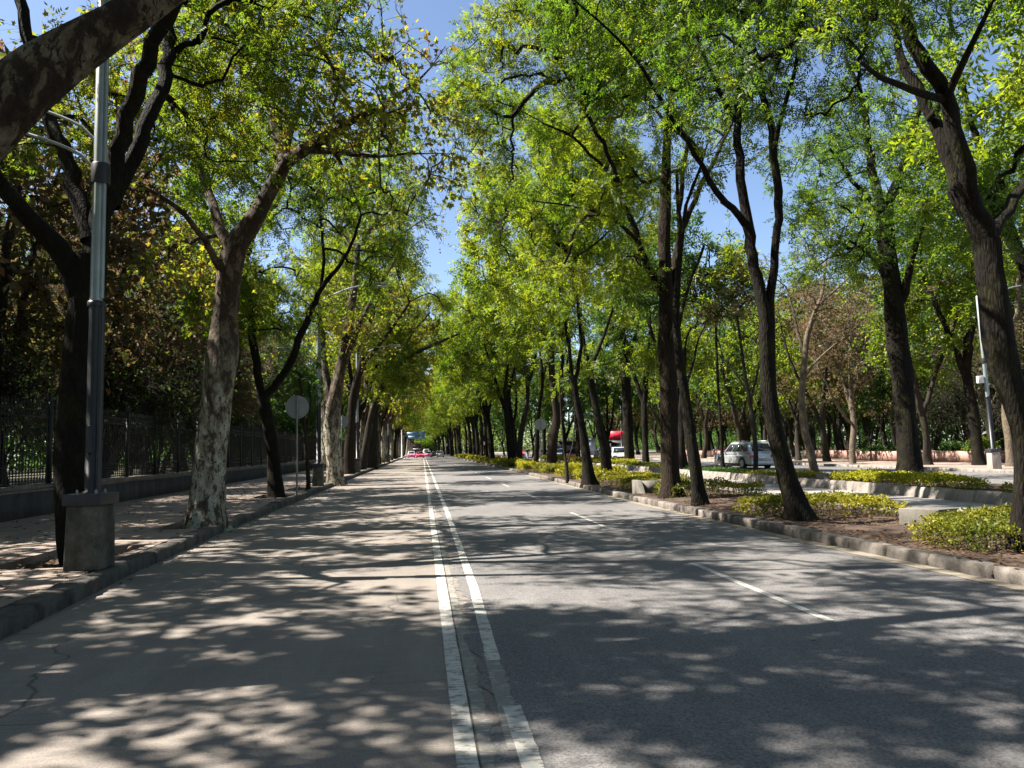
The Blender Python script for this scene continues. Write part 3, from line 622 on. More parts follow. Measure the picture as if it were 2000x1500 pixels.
def slab(px,py,label,loc,Lx,Ly,rz,h=.16,H=.4):
    o=empty('concrete_bench',(loc[0],loc[1],h),rz); tag(o,label,'bench','heavy concrete benches on the median strips')
    MB().quadbox([(0,0,0),(Lx,0,0),(Lx,Ly,0),(0,Ly,0),(0,0,H),(Lx,0,H-.05),(Lx,Ly,H-.05),(0,Ly,H)]).build('seat',MAT['bench'],o,bevel=.012)
    MB().box(.2,Lx-.2,.15,Ly-.15,H+.001-.06,H-.052).build('inset',MAT['bench'],o)
    return o
slab(0,0,'slab topped concrete bench beside the nearest golden hedge',(8.75,12.35),1.15,.65,math.radians(38),h=.11,H=.30)
bench(0,0,2.2,.6,0,'long concrete bench in the second strip before the silver car',h=.18,H=.30,loc=(14.6,40.5))
bench(0,0,2.0,.6,0,'pale concrete bench at the left end of the brightest hedge',h=.18,H=.28,loc=(14.1,25.9))

# ------------------------------------------------------------------ pink granite planters across the second road
def planter(x0,y0,x1,y1,label,h=.14,H=.72,w_=.22):
    o=empty('granite_planter',(x0,y0,h)); tag(o,label,'planter','pink granite planter walls'); d=np.array([x1-x0,y1-y0]); ln=np.linalg.norm(d); u=d/ln; nrm=np.array([u[1],-u[0]])
    if nrm[0]<0: nrm=-nrm
    def q(a,b_,z): p=u*a+nrm*b_; return (p[0],p[1],z)
    k=max(1,int(ln/2.4))
    mb=MB()
    for i in range(k):
        a,b_=i*ln/k+.006,(i+1)*ln/k-.006; mb.quadbox([q(a,0,0),q(b_,0,0),q(b_,w_,0),q(a,w_,0),q(a,0,H),q(b_,0,H),q(b_,w_,H),q(a,w_,H)])
    mb.build('front_wall',MAT['granite'],o)
    MB().quadbox([q(.0,w_+.01,0),q(.2,w_+.01,0),q(.2,6,0),q(.0,6,0),q(.0,w_+.01,H),q(.2,w_+.01,H),q(.2,6,H),q(.0,6,H)]).build('side_wall',MAT['granite'],o)
    MB().sheet([q(.2,w_,H-.12),q(.2,6,H-.12),q(ln,6,H-.12),q(ln,w_,H-.12)]).build('soil',MAT['ground'],o)
    return o
planter(35.6,34,35.3,43,'dark side planter wall behind the leaning lamp'); planter(33.9,43.4,34.0,50,'pink planter wall right of the biggest black trunk')
planter(33.0,50.6,33.4,57.5,'pink planter wall left of the biggest black trunk'); planter(35.6,58,36.2,70,'pink planter wall stepped back beyond the slender lit trunk'); planter(34.5,84,34.8,104,'distant pink planter wall near the red kiosk')
print('setting',round(time.time()-T0,1))

# ================================================================== TREES
G_L='trees lining the left kerb'; G_M='trees on the median strip'
# --- left
def worldtree(name,label,base,limbs,blobs,bm,lm,leaf,seed,group=None,cat='tree',**kw):
    ls=[np.array([(q[0]-base[0],q[1]-base[1],q[2],q[3]) for q in l]) for l in limbs]
    return put_tree(name,(base[0],base[1],0),grow(ls,blobs,seed,leaf,**kw),(bm,lm),label,cat,group)
def A(px,py,wpx,Y): p=at(px,py,Y); return (p[0],p[1],p[2],wpx/2*Y/cF[1]/F_PX*.86)
worldtree('plane_tree','mottled plane tree whose thick limb crosses the top left corner',(-6.6,6.2),
  [[(-6.6,6.2,.05,.42),(-6.55,6.2,1.,.36),(-6.35,6.3,2.2,.35)]+[A(-230,400,150,6.4),A(-120,320,140,6.5),A(0,215,132,6.6),A(90,140,122,6.7),A(180,75,100,6.8),A(270,20,85,6.9),A(370,-60,78,7.1),A(480,-170,66,7.4),A(620,-320,50,7.8)],
   [A(-230,400,80,6.4),(-6.6,6.6,5.2,.2),(-6.9,7.0,7.,.15),(-7.1,7.4,9.,.08)],
   [A(480,-170,50,7.4),(-2.4,6.4,7.2,.12),(-1.7,5.4,9.,.06)]],
  [(4.0,.6,9.6,2.8,3.,2.0,80),(1.5,-1.,9,3,3,2.4,70),(-.5,1,10,3,3,2.6,70),(1,0,12.5,4.6,4.6,2.6,150)],'bark_plane_dark','leaf_plane',TM_PLANE,5,G_L,zmin_nodes=4.5,twigs=6,lpt=6,zcrown=6.8,gap=.3)
hero('ash_tree','dark forked trunk rising right behind the nearest street lamp',(146,1108),
  [[(170,1112,84),(158,1050,84),(150,960,84),(147,850,84),(158,700,70),(174,560,62),(176,500,56)],
   [(160,590,48),(130,510,44,-.1),(85,450,40,-.2),(35,400,36,-.3),(-15,330,32,-.5),(-80,240,28,-.7),(-140,120,20,-1)],
   [(178,520,52),(200,420,44,.1),(224,336,38,.2),(247,233,34,.2),(266,177,34,.1),(299,89,30,0),(336,20,27,-.1),(372,-60,24,-.2),(400,-180,16,-.2)],
   [(215,400,40,.2),(261,299,30,.5),(299,224,29,.7),(322,149,28,.9),(330,90,26,1.1),(325,0,22,1.4),(330,-120,16,1.8)],
   [(176,470,36),(140,336,32,.4),(112,270,30,.6),(86,210,28,.8),(60,110,24,1.),(45,20,22,1.2),(30,-100,16,1.5)]],
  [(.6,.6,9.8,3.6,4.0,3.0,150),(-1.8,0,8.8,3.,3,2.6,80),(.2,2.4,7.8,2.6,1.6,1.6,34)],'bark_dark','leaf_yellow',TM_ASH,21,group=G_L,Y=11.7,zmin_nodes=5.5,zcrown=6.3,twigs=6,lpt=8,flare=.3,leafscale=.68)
hero('plane_tree','pale mottled plane trunk with flared foot standing alone by the left kerb',(402,1028),
  [[(402,1028,92),(404,1000,74),(407,960,66),(411,880,62),(420,800,64),(434,700,70),(440,620,54),(446,540,48),(462,480,48),(490,440,40),(520,385,34),(543,345,32),(558,318,28)],
   [(558,318,30),(546,270,26,.2),(528,200,23,.5),(515,140,21,.7),(497,70,18,1.),(482,0,14,1.2),(470,-90,9,1.5)],
   [(558,318,28),(600,292,26,-.2),(640,262,22,-.4),(690,235,17,-.7),(760,195,10,-1.),(825,150,5,-1.3),(870,90,2,-1.5)],
   [(600,292,18,-.2),(660,300,14,-.5),(740,305,8,-1.),(820,300,4,-1.4),(880,300,1.5,-1.8)],
   [(455,500,26,.1),(425,430,20,.4),(408,380,17,.7),(380,290,13,1.),(355,200,9,1.4)],
   [(448,560,18,.1),(400,470,14,-.4),(340,400,11,-.9),(270,360,8,-1.4),(200,330,5,-2)],
   [(540,350,22,.2),(590,180,16,1.2),(640,80,12,1.8),(690,-20,8,2.4)]],
  [(1.6,0,9.6,3.3,3.4,3.0,130),(-1.2,.8,8.8,3.2,3,2.6,84),(3.8,-1.0,8.2,2.3,1.9,1.8,70),(-1.4,1.4,6.2,2.6,1.8,.8,24)],'bark_plane','leaf_plane',TM_PLANE,33,group=G_L,zmin_nodes=4.4,zcrown=5.4,twigs=6,lpt=5,flare=.8)
hero('ash_tree','slim black leaning trunk forking low beside the largest round sign',(540,972),
  [[(540,972,38),(537,930,32),(533,880,27),(522,820,24),(512,770,24)],
   [(510,775,19),(497,680,17),(486,590,14),(478,530,13,.3),(500,450,10,.6),(540,400,8,1.)],
   [(514,785,17),(560,720,16,-.2),(590,650,14,-.4),(612,600,13,-.5),(630,562,11,-.6),(680,490,8,-1),(705,420,6,-1.3)],
   [(628,566,8,-.6),(632,490,7,-.4),(624,410,5,0)],[(490,610,9),(450,560,7,.4),(430,480,6,.8)]],
  [(1.,0,10.6,4.4,4.2,4.4,300),(-.8,1,7.4,2.6,2.6,1.6,70)],'bark_dark','leaf_ash',TM_ASH,41,group=G_L,zmin_nodes=4.2,zcrown=5.2,twigs=6,lpt=5)
hero('young_tree','skinny lichen-spotted sapling trunk between round sign and second lamp',(603,957),
  [[(603,957,10),(600,900,9),(596,860,7),(592,800,6),(585,740,5)],[(597,850,5),(606,800,4,.3),(604,750,3,.5)]],
  [(-.2,0,4.8,1.3,1.3,1.1,26)],'bark_grey','leaf_deep',TM_ASH,44,group=G_L,zmin_nodes=2.8,twigs=5,lpt=3,sides=8)
hero('plane_tree','stout twin plane trunk right behind the second left lamp',(656,944),
  [[(656,944,40),(652,900,35),(648,850,34),(652,790,30),(665,720,24),(680,640,19),(692,560,15),(700,480,11)],
   [(648,800,22),(636,730,16,.4),(628,650,12,.8),(615,560,9,1.2)],[(668,720,15),(700,640,11,-.5),(740,560,8,-1),(790,480,5,-1.5)],[(640,905,24,.4),(632,850,20,.5),(636,800,18,.5),(640,760,12,.6)]],
  [(1.6,0,12,4.4,4.2,6.,300),(-1.5,1,8.5,2.8,2.6,2.6,80)],'bark_plane','leaf_plane',TM_PLANE,51,group=G_L,zmin_nodes=4.5,zcrown=5.,twigs=5,lpt=6)
hero('ash_tree','straight reddish brown trunk between the second and third left lamps',(682,927),
  [[(682,927,24),(684,850,21),(690,780,19),(704,716,15),(720,650,12),(732,590,9)],[(690,780,10),(682,700,8,.5),(676,620,6,1)],[(706,716,9),(760,650,7,-1),(800,590,5,-2)]],
  [(1.9,0,13,5,4.6,6.6,290)],'bark_brown','leaf_ash',TM_ASH,61,group=G_L,zmin_nodes=5,zcrown=6,twigs=5,lpt=5,leafscale=1.2)
hero('ash_tree','trunk leaning hard over the left lane with sunlit upper limb',(708,918),
  [[(708,918,17),(716,860,14),(728,800,14),(750,748,13),(780,714,10),(812,690,9),(850,672,6),(895,652,4)],
   [(728,805,10),(716,740,9,.4),(712,690,7,.8),(722,620,5,1)],[(780,714,7),(800,660,5,.5),(840,610,4,1)],[(700,916,9,.5),(698,860,7,.6),(705,800,6,.6)]],
  [(3.6,0,9.5,3.6,3.8,2.8,150),(1.2,1,14,4.4,4.4,5.2,190)],'bark_grey','leaf_yellow',TM_ASH,71,group=G_L,zmin_nodes=4.5,zcrown=6.2,twigs=5,lpt=4,leafscale=1.2)
hero('ash_tree','broad dark trunk just right of the third left lamp',(726,914),
  [[(726,914,22),(729,840,19),(736,770,14),(744,700,10)],[(736,770,9),(770,700,7,-.5),(800,640,5,-1)],[(732,800,9),(722,730,7,.5),(715,660,5,1)]],
  [(1.9,0,13,5,4.6,6.6,250)],'bark_grey','leaf_ash',TM_ASHF,81,group=G_L,zmin_nodes=5,zcrown=6,twigs=5,lpt=6)
# --- median (right row)
hero('ash_tree','rightmost dark trunk rising from beside the nearest golden hedge',(1996,1098),
  [[(1996,1098,62),(1994,1050,50),(1996,980,42),(2000,900,44),(1994,830,52),(1975,760,60),(1956,690,66),(1943,600,62),(1932,520,56),(1926,470,60)],
   [(1926,480,46),(1898,420,40,.1),(1872,380,36,.2),(1848,300,32,.3),(1824,235,28,.4),(1790,170,24,.5),(1760,110,20,.6),(1740,30,17,.8),(1700,-60,12,1)],
   [(1928,470,50),(1906,400,44,-.1),(1884,330,40,-.2),(1862,250,38,-.2),(1846,190,34,-.2),(1815,130,32,-.3),(1785,80,30,-.3),(1762,20,28,-.4),(1740,-60,24,-.5),(1700,-180,14,-.6)],
   [(1932,470,36),(1955,430,30,.1),(1985,390,28,.2),(2020,330,26,.3),(2080,240,20,.5)],
   [(1846,200,22,-.2),(1870,140,18,-.6),(1900,80,14,-1),(1935,10,10,-1.3)],
   [(1812,235,16,.4),(1850,190,14,.1),(1700,150,6,.9)][:2],
   [(1850,196,20,-.2),(1780,175,16,-.6),(1720,150,12,-1.),(1680,120,8,-1.4)],
   [(1990,835,34),(2030,790,30,.2),(2070,700,26,.4),(2090,560,20,.6)]],
  [(-1.4,.9,8.0,3.2,3.4,1.9,110),(.8,-.5,9.,3.,3,2.4,80),(1.6,2.6,5.6,1.4,1.4,.8,16)],'bark_dark','leaf_ash_mid',TM_ASH,91,group=G_M,h0=.2,Y=9.4,zmin_nodes=4.3,zcrown=5.0,twigs=6,lpt=7,leafscale=.62)
hero('ash_tree','curved mossy trunk splitting into two tall stems behind the long dark hedge',(1562,1010),
  [[(1562,1010,62),(1552,980,50),(1540,940,44),(1524,880,40),(1508,810,40),(1500,740,38),(1498,680,36),(1498,620,34)],
   [(1496,640,30),(1482,560,28),(1470,500,25,.1),(1459,443,25,.2),(1450,390,21,.3),(1445,327,20,.4),(1440,233,17,.5),(1449,140,15,.6),(1455,60,12,.7),(1440,-60,8,.9)],
   [(1500,640,30),(1509,583,22),(1513,520,20,-.1),(1515,467,20,-.1),(1521,400,20,-.2),(1512,280,18,-.3),(1497,210,15,-.4),(1478,120,13,-.5),(1455,40,11,-.6),(1430,-60,8,-.8)],
   [(1512,290,14,-.3),(1530,220,12,-.6),(1548,160,10,-.8),(1565,60,9,-1),(1572,-40,6,-1.2)],
   [(1459,443,17,.2),(1430,410,15,0),(1400,373,14,-.2),(1372,325,12,-.3),(1344,280,11,-.4),(1307,224,10,-.5),(1250,126,8,-.8),(1190,60,6,-1.1),(1100,-20,4,-1.5)],
   [(1440,240,12,.5),(1393,154,10,.7),(1366,84,8,.9),(1340,-20,6,1.1)],
   [(1450,140,9,.6),(1480,60,8,.8),(1500,-40,6,1)]],
  [(-1.5,0,11.2,3.5,3.6,2.8,150),(1.2,.2,11.2,3.,3.2,2.4,90),(-3.4,-1,10.6,1.8,1.8,1.8,36)],'bark_dark','leaf_ash_mid',TM_ASH,101,group=G_M,h0=.2,zmin_nodes=6.5,zcrown=8.4,twigs=6,lpt=5.8,leafscale=.75)
hero('ash_tree','thick brown trunk with spreading multiple stems behind the small concrete bench',(1311,968),
  [[(1311,968,54),(1310,930,44),(1308,860,42),(1306,780,38),(1303,700,38),(1301,620,36),(1300,560,32),(1298,467,27),(1300,380,24),(1303,280,20),(1312,180,16),(1320,80,12),(1325,-30,8)],
   [(1300,600,22),(1290,565,19),(1272,530,17,-.1),(1251,490,15,-.2),(1240,450,14,-.3),(1226,410,13,-.4),(1214,370,12,-.5),(1192,315,11,-.6),(1167,261,10,-.8),(1130,190,8,-1),(1087,117,6,-1.3),(1040,50,4,-1.6)],
   [(1218,383,9,-.5),(1185,330,8,-.8),(1150,300,7,-1),(1120,268,6,-1.3),(1060,240,4,-1.8)],
   [(1245,470,9,-.3),(1210,435,8,-.6),(1170,415,6,-1),(1110,402,5,-1.4),(1040,392,3,-2)],
   [(1305,600,18),(1318,520,16,.2),(1328,457,15,.3),(1350,410,13,.4),(1372,355,11,.5),(1390,322,9,.6),(1430,240,6,.9)],
   [(1326,470,12,.3),(1332,360,11,.3),(1345,250,9,.4),(1350,120,6,.5)],
   [(1303,700,14),(1318,640,12,-.4),(1322,560,11,-.5),(1326,450,9,-.5),(1322,330,7,-.6)]],
  [(-2.9,-.3,10.5,3.6,3.8,3.6,230),(.5,.4,12.4,3.4,3.4,3.2,120),(-2.2,0,6.6,2.4,2.4,1.,30)],'bark_brown','leaf_ash',TM_ASH,111,group=G_M,h0=.2,zmin_nodes=5.5,zcrown=6.,twigs=6,lpt=6,leafscale=.85)
hero('ash_tree','thin dark trunk leaning left against the thick brown one',(1366,978),
  [[(1366,978,34),(1360,930,27),(1350,860,25),(1340,790,24),(1330,720,22),(1322,650,18),(1322,580,14),(1328,500,11),(1340,400,9)],[(1325,640,10),(1345,560,8,.4),(1375,480,6,.8)]],
  [(.3,0,11,2.6,2.8,2.6,80)],'bark_dark','leaf_ash',TM_ASH,121,group=G_M,h0=.2,zmin_nodes=5.5,zcrown=7,twigs=5,lpt=5)
hero('ash_tree','straight trunk at the back corner of the third hedge, forked high',(1187,933),
  [[(1187,933,26),(1181,880,20),(1172,840,18),(1163,790,17),(1154,740,15),(1150,712,14)],[(1150,715,10),(1141,670,9),(1134,620,9,.2),(1122,560,7,.5),(1110,490,5,.8)],[(1152,715,9),(1166,690,9,-.2),(1185,640,7,-.4),(1200,590,5,-.6),(1215,500,4,-.8)]],
  [(-.6,0,11.8,4.0,4,4.8,230)],'bark_dark','leaf_ash',TM_ASH,131,group=G_M,h0=.2,zmin_nodes=5,zcrown=6.6,twigs=5,lpt=5,leafscale=1.2)
hero('ash_tree','leaning twin-stemmed trunk at the front of the third hedge',(1153,944),
  [[(1153,944,34),(1148,915,24),(1141,860,19),(1132,810,17),(1124,770,16),(1120,735,16)],[(1118,740,10),(1115,700,9),(1105,640,8,.2),(1095,580,6,.4),(1080,500,4,.6)],[(1124,740,9),(1134,690,8,-.3),(1130,620,7,-.5),(1124,540,5,-.8)]],
  [(-1.6,0,11,3.8,3.8,4.4,220),(-2.2,0,7.4,2.,2.4,1.,26)],'bark_dark','leaf_ash',TM_ASH,141,group=G_M,h0=.2,zmin_nodes=5,zcrown=6.2,twigs=5,lpt=5,leafscale=1.2)
hero('burled_ash_tree','burled reddish trunk with knobbly sunlit side next to the median round sign',(1080,920),
  [[(1080,920,26),(1078,885,21),(1081,850,22),(1087,815,19),(1082,770,15),(1077,710,13),(1082,630,11),(1080,540,8),(1075,450,5)],[(1088,815,14),(1098,770,11,.3),(1097,720,9,.5),(1100,640,6,.8)],[(1079,720,8),(1060,650,6,-.5),(1040,590,4,-1)]],
  [(-1.,0,13.5,4.6,4.6,5.8,260)],'bark_brown','leaf_ash',TM_ASHF,151,group=G_M,h0=.2,zmin_nodes=6,zcrown=7,twigs=5,lpt=6)
hero('young_tree','small mossy sapling splitting into a low Y among bright hedges',(1108,938),
  [[(1108,938,8),(1107,915,8),(1106,905,8)],[(1106,908,5),(1102,880,4),(1098,840,3.5),(1096,800,3),(1092,740,2.5)],[(1107,907,4),(1114,885,3.5,.2),(1120,860,3,.3),(1124,800,2,.4)]],
  [(-.3,0,5.4,1.3,1.3,1.3,24)],'bark_grey','leaf_ash',TM_ASH,155,group=G_M,h0=.2,zmin_nodes=3.4,twigs=4,lpt=4,sides=8)
hero('ash_tree','narrow black trunk directly behind the median round sign',(1047,915),
  [[(1047,915,11),(1049,860,10),(1053,800,8),(1060,740,7),(1052,670,5)],[(1056,770,6),(1070,700,5,.5),(1078,640,4,1)]],
  [(-.6,0,12.5,3.8,4,5,150)],'bark_dark','leaf_ash',TM_ASHF,161,group=G_M,h0=.2,zmin_nodes=6,zcrown=7.5,twigs=5,lpt=6)
hero('ash_tree','trunk bending right then left beside the walking person',(1018,907),
  [[(1018,907,14),(1015,870,12),(1021,830,11),(1030,780,10),(1030,740,9),(1020,690,8),(1000,640,5)],[(1030,760,7),(1045,700,6,.5),(1050,640,4,1)]],
  [(-.8,0,13,4.,4.2,5.6,170)],'bark_grey','leaf_ash',TM_ASHF,171,group=G_M,h0=.2,zmin_nodes=6,zcrown=7.5,twigs=5,lpt=6)
hero('ash_tree','dark twin-stemmed trunk left of the bending one on the median',(1003,906),
  [[(1003,906,13),(1001,860,10),(997,810,9),(993,760,8),(988,700,6)],[(999,850,7),(1008,790,6,.5),(1006,730,5,1)]],
  [(-1,0,12.5,3.8,4.2,5.4,160)],'bark_dark','leaf_ash',TM_ASHF,181,group=G_M,h0=.2,zmin_nodes=6,zcrown=7.5,twigs=5,lpt=6)
# --- second strip and beyond
G_S='trees on the second planting strip'
hero('ash_tree','massive black trunk rising behind the brightest yellow hedge',(1776,940),
  [[(1776,940,62),(1775,900,54),(1773,850,50),(1764,760,47),(1755,680,46),(1748,620,46),(1740,540,42),(1731,470,38),(1725,405,42)],
   [(1722,410,26),(1710,370,23,.1),(1702,320,20,.2),(1692,250,16,.3),(1680,180,12,.5),(1650,110,8,.8)],
   [(1730,410,26),(1745,370,22,-.1),(1765,320,19,-.2),(1785,260,16,-.3),(1800,180,12,-.5),(1815,90,8,-.8)],
   [(1754,600,22),(1768,560,18,-.3),(1778,520,15,-.5),(1792,470,12,-.8),(1808,420,9,-1.1),(1830,360,6,-1.5)],
   [(1722,420,16),(1690,380,12,-.6),(1655,340,9,-1.2),(1620,290,6,-1.8)],[(1738,560,9),(1700,500,7,-1),(1660,470,5,-2)]],
  [(-2.8,-1.0,8.8,2.7,2.6,1.9,66),(-.6,0,11.4,3.6,3.6,2.9,130),(2.2,-.6,10.2,2.,2.,2.,40)],'bark_dark','leaf_ash_mid',TM_ASH,201,group=G_S,h0=.24,Y=24.8,zmin_nodes=7,zcrown=6.6,twigs=6,lpt=4.2)
hero('bare_tree','slender sunlit S-curved trunk with few leaves left of the brightest hedge',(1592,923),
  [[(1592,923,21),(1582,880,17),(1572,840,16),(1566,790,15),(1568,740,14),(1573,690,13),(1578,650,12),(1592,610,10),(1606,570,8),(1612,520,6),(1625,460,4)],
   [(1573,700,9),(1558,650,8,.3),(1550,610,6,.5),(1535,560,4,.8)],[(1580,650,8),(1596,600,7,-.3),(1640,560,5,-.8),(1680,520,3,-1.3)],[(1570,740,6),(1600,700,5,-.5),(1650,660,4,-1)]],
  [(.6,0,8.2,3.,2.8,2.4,100)],'bark_pale','leaf_dry',TM_PARK,211,group=G_S,h0=.24,Y=31,zmin_nodes=4.5,twigs=7,lpt=2,leafscale=.6,twr=.008)
hero('bare_tree','thin dark trunk standing in front of the silver car',(1475,932),
  [[(1475,932,12),(1476,880,10),(1470,820,10),(1462,770,9),(1455,730,8),(1448,680,6),(1440,620,4)],[(1472,850,8),(1466,790,7,.5),(1485,700,5,.8),(1490,640,3,1)],[(1462,770,5),(1430,720,4,.5),(1400,690,3,1)]],
  [(-.4,0,7.6,2.6,2.6,2.2,80)],'bark_grey','leaf_dry',TM_PARK,221,group=G_S,h0=.24,Y=34,zmin_nodes=4,twigs=7,lpt=3,leafscale=.6,twr=.008)
hero('young_tree','very straight thin trunk with a light Y-shaped top left of the silver car',(1413,922),
  [[(1413,922,9),(1409,860,7),(1404,780,6),(1400,700,6),(1398,620,5)],[(1398,625,4),(1388,595,4),(1372,575,3,.2),(1362,540,2.5,.4)],[(1398,622,5),(1412,600,4.5),(1432,585,4,-.2),(1450,560,3,-.4)]],
  [(0,0,10.6,3.,2.8,2.2,90)],'bark_dark','leaf_yellow',TM_ASHF,231,group=G_S,h0=.24,Y=40,zmin_nodes=7,twigs=5,lpt=5)
hero('ash_tree','big straight black trunk on the second strip before the white hatchback',(1230,907),
  [[(1230,907,27),(1227,850,22),(1225,790,22),(1222,740,21),(1219,690,17),(1216,640,13)],[(1220,720,12),(1240,660,9,.5),(1260,600,6,1)],[(1218,700,10),(1195,640,8,-.5),(1180,580,5,-1)]],
  [(0,0,12,4.6,4.4,4.6,210)],'bark_dark','leaf_deep',TM_ASHF,241,group=G_S,h0=.24,Y=60,zmin_nodes=6,zcrown=6.5,twigs=5,lpt=6)
hero('ash_tree','dark trunk half hidden behind the thick brown one near the bench',(1332,922),
  [[(1332,922,17),(1331,860,14),(1330,800,12),(1334,740,10),(1338,680,7)],[(1331,780,8),(1350,720,6,.5),(1365,660,4,1)]],
  [(0,0,11,3.4,3.4,3.4,120)],'bark_dark','leaf_deep',TM_ASHF,245,group=G_S,h0=.24,Y=41,zmin_nodes=6,zcrown=6.5,twigs=5,lpt=6)
hero('bare_tree','pale knotted trunk fanning into bare limbs before the left planter wall',(1666,907),
  [[(1666,907,15),(1665,870,13),(1668,830,13),(1664,790,12),(1660,750,9)],[(1662,800,8),(1645,740,7,.5),(1625,690,5,1),(1610,630,3,1.5)],[(1664,770,8),(1680,720,6,-.3),(1692,660,5,-.6),(1700,600,3,-1)],[(1660,755,6),(1658,690,5,.3),(1665,620,3,.5)],[(1667,830,7),(1640,800,6,-.5),(1600,720,4,-1)]],
  [(0,0,8.4,3.6,3.4,3.,150)],'bark_pale','leaf_dry',TM_PARK,251,group='trees along the far sidewalk',h0=.15,Y=48.6,zmin_nodes=4,twigs=7,lpt=4,leafscale=.8,twr=.01)
hero('bare_tree','reddish sunlit multi-stemmed tree at the right edge behind the leaning lamp',(1975,905),
  [[(1975,905,26),(1972,860,22),(1966,800,20),(1968,740,18),(1972,680,16)],[(1972,690,12),(1955,620,10,.3),(1948,540,8,.5),(1960,440,5,.8)],[(1973,690,12),(1985,620,10,-.3),(1990,540,8,-.5),(1998,440,6,-.7),(2010,350,4,-1)],[(1968,760,9),(1990,720,8,.5),(2020,690,6,1)]],
  [(0,0,9.,4.,3.6,3.6,170)],'bark_pale','leaf_dry',TM_PARK,261,group='trees along the far sidewalk',h0=.15,Y=37,zmin_nodes=4,twigs=8,lpt=2,leafscale=.6,twr=.01)
print('heroes',round(time.time()-T0,1))

# ---------------- repeated trees: one tree of each build, then copies
def proto_limbs(seed,H=16.,r0=.28,fork=4.,spread=2.6,n=3,lean=.4):
    r=np.random.default_rng(seed); a0=r.uniform(0,6.28); lx_,ly_=math.cos(a0)*lean,math.sin(a0)*lean
    top=np.array([lx_,ly_,fork]); L0=[(0,0,0,r0*1.15),(lx_*.1,ly_*.1,.35,r0),(lx_*.6+r.normal()*.08,ly_*.6,fork*.5,r0*.85),(top[0],top[1],top[2],r0*.78)]
    out=[np.array(L0)]; a=r.uniform(0,6.28)
    for k in range(n):
        an=a+k*2*PI/n+r.normal()*.3; s=spread*r.uniform(.6,1.2); h=H*r.uniform(.7,.85)
        ax=math.cos(an);ay=math.sin(an); rr=r0*(.62 if k else .7)
        P=[(top[0],top[1],top[2]-.25,rr)]
        for u in(.25,.5,.75,1.): P.append((top[0]+ax*s*u**.8+r.normal()*.15,top[1]+ay*s*u**.8+r.normal()*.15,top[2]+(h-fork)*u,rr*(1-.78*u)))
        out.append(np.array(P))
    return out
PROTO={}
def proto(key,name,loc,label,group,bm,lm,leaf,seed,limbs,blobs,rz=0,s=1,**kw):
    ms=grow(limbs,blobs,seed,leaf,**kw); PROTO[key]=put_tree(name,loc,ms,(bm,lm),label,'tree',group,rz,s)
GLf='receding left row of tall trees'; GMf='receding median row of tall trees'; GSf='second strip row of tall trees'; GRf='park trees right of the second road'; GLw='garden trees behind the iron fence'; GB='bare shrubs behind the iron fence'
LLf='tall leafy tree in the tightly packed left kerb row, far down the avenue'
LMf='tall leafy tree in the tightly packed median row, far down the avenue'
LSf='tall tree in the far row between the path and the second road'
LRf='park tree in the wood beyond the pink planter walls'
LRb='thin bare-limbed tree in the wood beyond the pink planter walls'
LLw='dark garden tree in the wood behind the black iron fence'
LB='tangled leafless shrub behind the black iron fence'
LRs='tangled bare shrub among the park trunks right of the second road'
proto('ashA','ash_tree',(7.6,66,.1),LMf,GMf,'bark_dark','leaf_ash',TM_ASHF,301,proto_limbs(1,17,.30,5,2.4,3),[(-1.2,0,13,5.,4.6,6.6,230)],zmin_nodes=5,zcrown=6.2,twigs=5,lpt=6)
proto('ashB','ash_tree',(8.4,73,.1),LMf,GMf,'bark_brown','leaf_ash',TM_ASHF,302,proto_limbs(2,18,.26,4.5,2.8,2),[(-1.4,0,12.6,5.0,4.8,6.4,230)],zmin_nodes=5,zcrown=5.8,twigs=5,lpt=6)
proto('ashC','ash_tree',(-5.4,62,.1),LLf,GLf,'bark_dark','leaf_ash',TM_ASHF,303,proto_limbs(3,17,.30,4.5,2.6,3),[(1.7,0,12.6,5.4,4.8,6.6,250)],zmin_nodes=4.5,zcrown=5.6,twigs=5,lpt=5)
proto('planeC','plane_tree',(-5.5,68,.1),LLf,GLf,'bark_plane','leaf_plane',TM_PLANEF,304,proto_limbs(4,16,.32,4.5,2.8,3),[(1.7,0,12.2,5.4,4.8,6.2,240)],zmin_nodes=4.5,zcrown=5.2,twigs=5,lpt=7)
proto('deep','park_tree',(-13.5,11,0),LLw,GLw,'bark_dark','leaf_deep',TM_PARK,305,proto_limbs(5,13,.22,2.6,2.6,3),[(0,0,8,3.8,3.8,4.6,200)],zmin_nodes=2.5,zcrown=2.6,twigs=6,lpt=12)
proto('deepB','park_tree',(-18,17,0),LLw,GLw,'bark_grey','leaf_deep',TM_PARK,306,proto_limbs(6,11,.18,2.2,2.6,4),[(0,0,6.4,3.6,3.6,4.2,180)],zmin_nodes=2.,zcrown=1.8,twigs=6,lpt=10)
proto('dry','park_tree',(41,36,.1),LRf,GRf,'bark_grey','leaf_dry',TM_PARK,307,proto_limbs(7,11,.20,2.4,2.6,3,.6),[(0,0,7.2,3.8,3.8,3.8,170)],zmin_nodes=2.2,zcrown=2.6,twigs=7,lpt=7,twr=.01)
proto('green','park_tree',(44,47,.1),LRf,GRf,'bark_grey','leaf_ash',TM_PARK,308,proto_limbs(8,13,.22,3,2.6,3,.6),[(0,0,9,3.9,3.9,4.6,190)],zmin_nodes=2.6,zcrown=3.6,twigs=6,lpt=8)
proto('bare','bare_tree',(39,52,.1),LRb,GRf,'bark_pale','leaf_red',TM_PARK,309,proto_limbs(9,10,.16,2.2,2.4,4,.7),[(0,0,6.6,3.6,3.6,3.8,190)],zmin_nodes=2.,zcrown=2.,twigs=9,lpt=.7,twl=(.5,1.2),twr=.011,leafscale=.75)
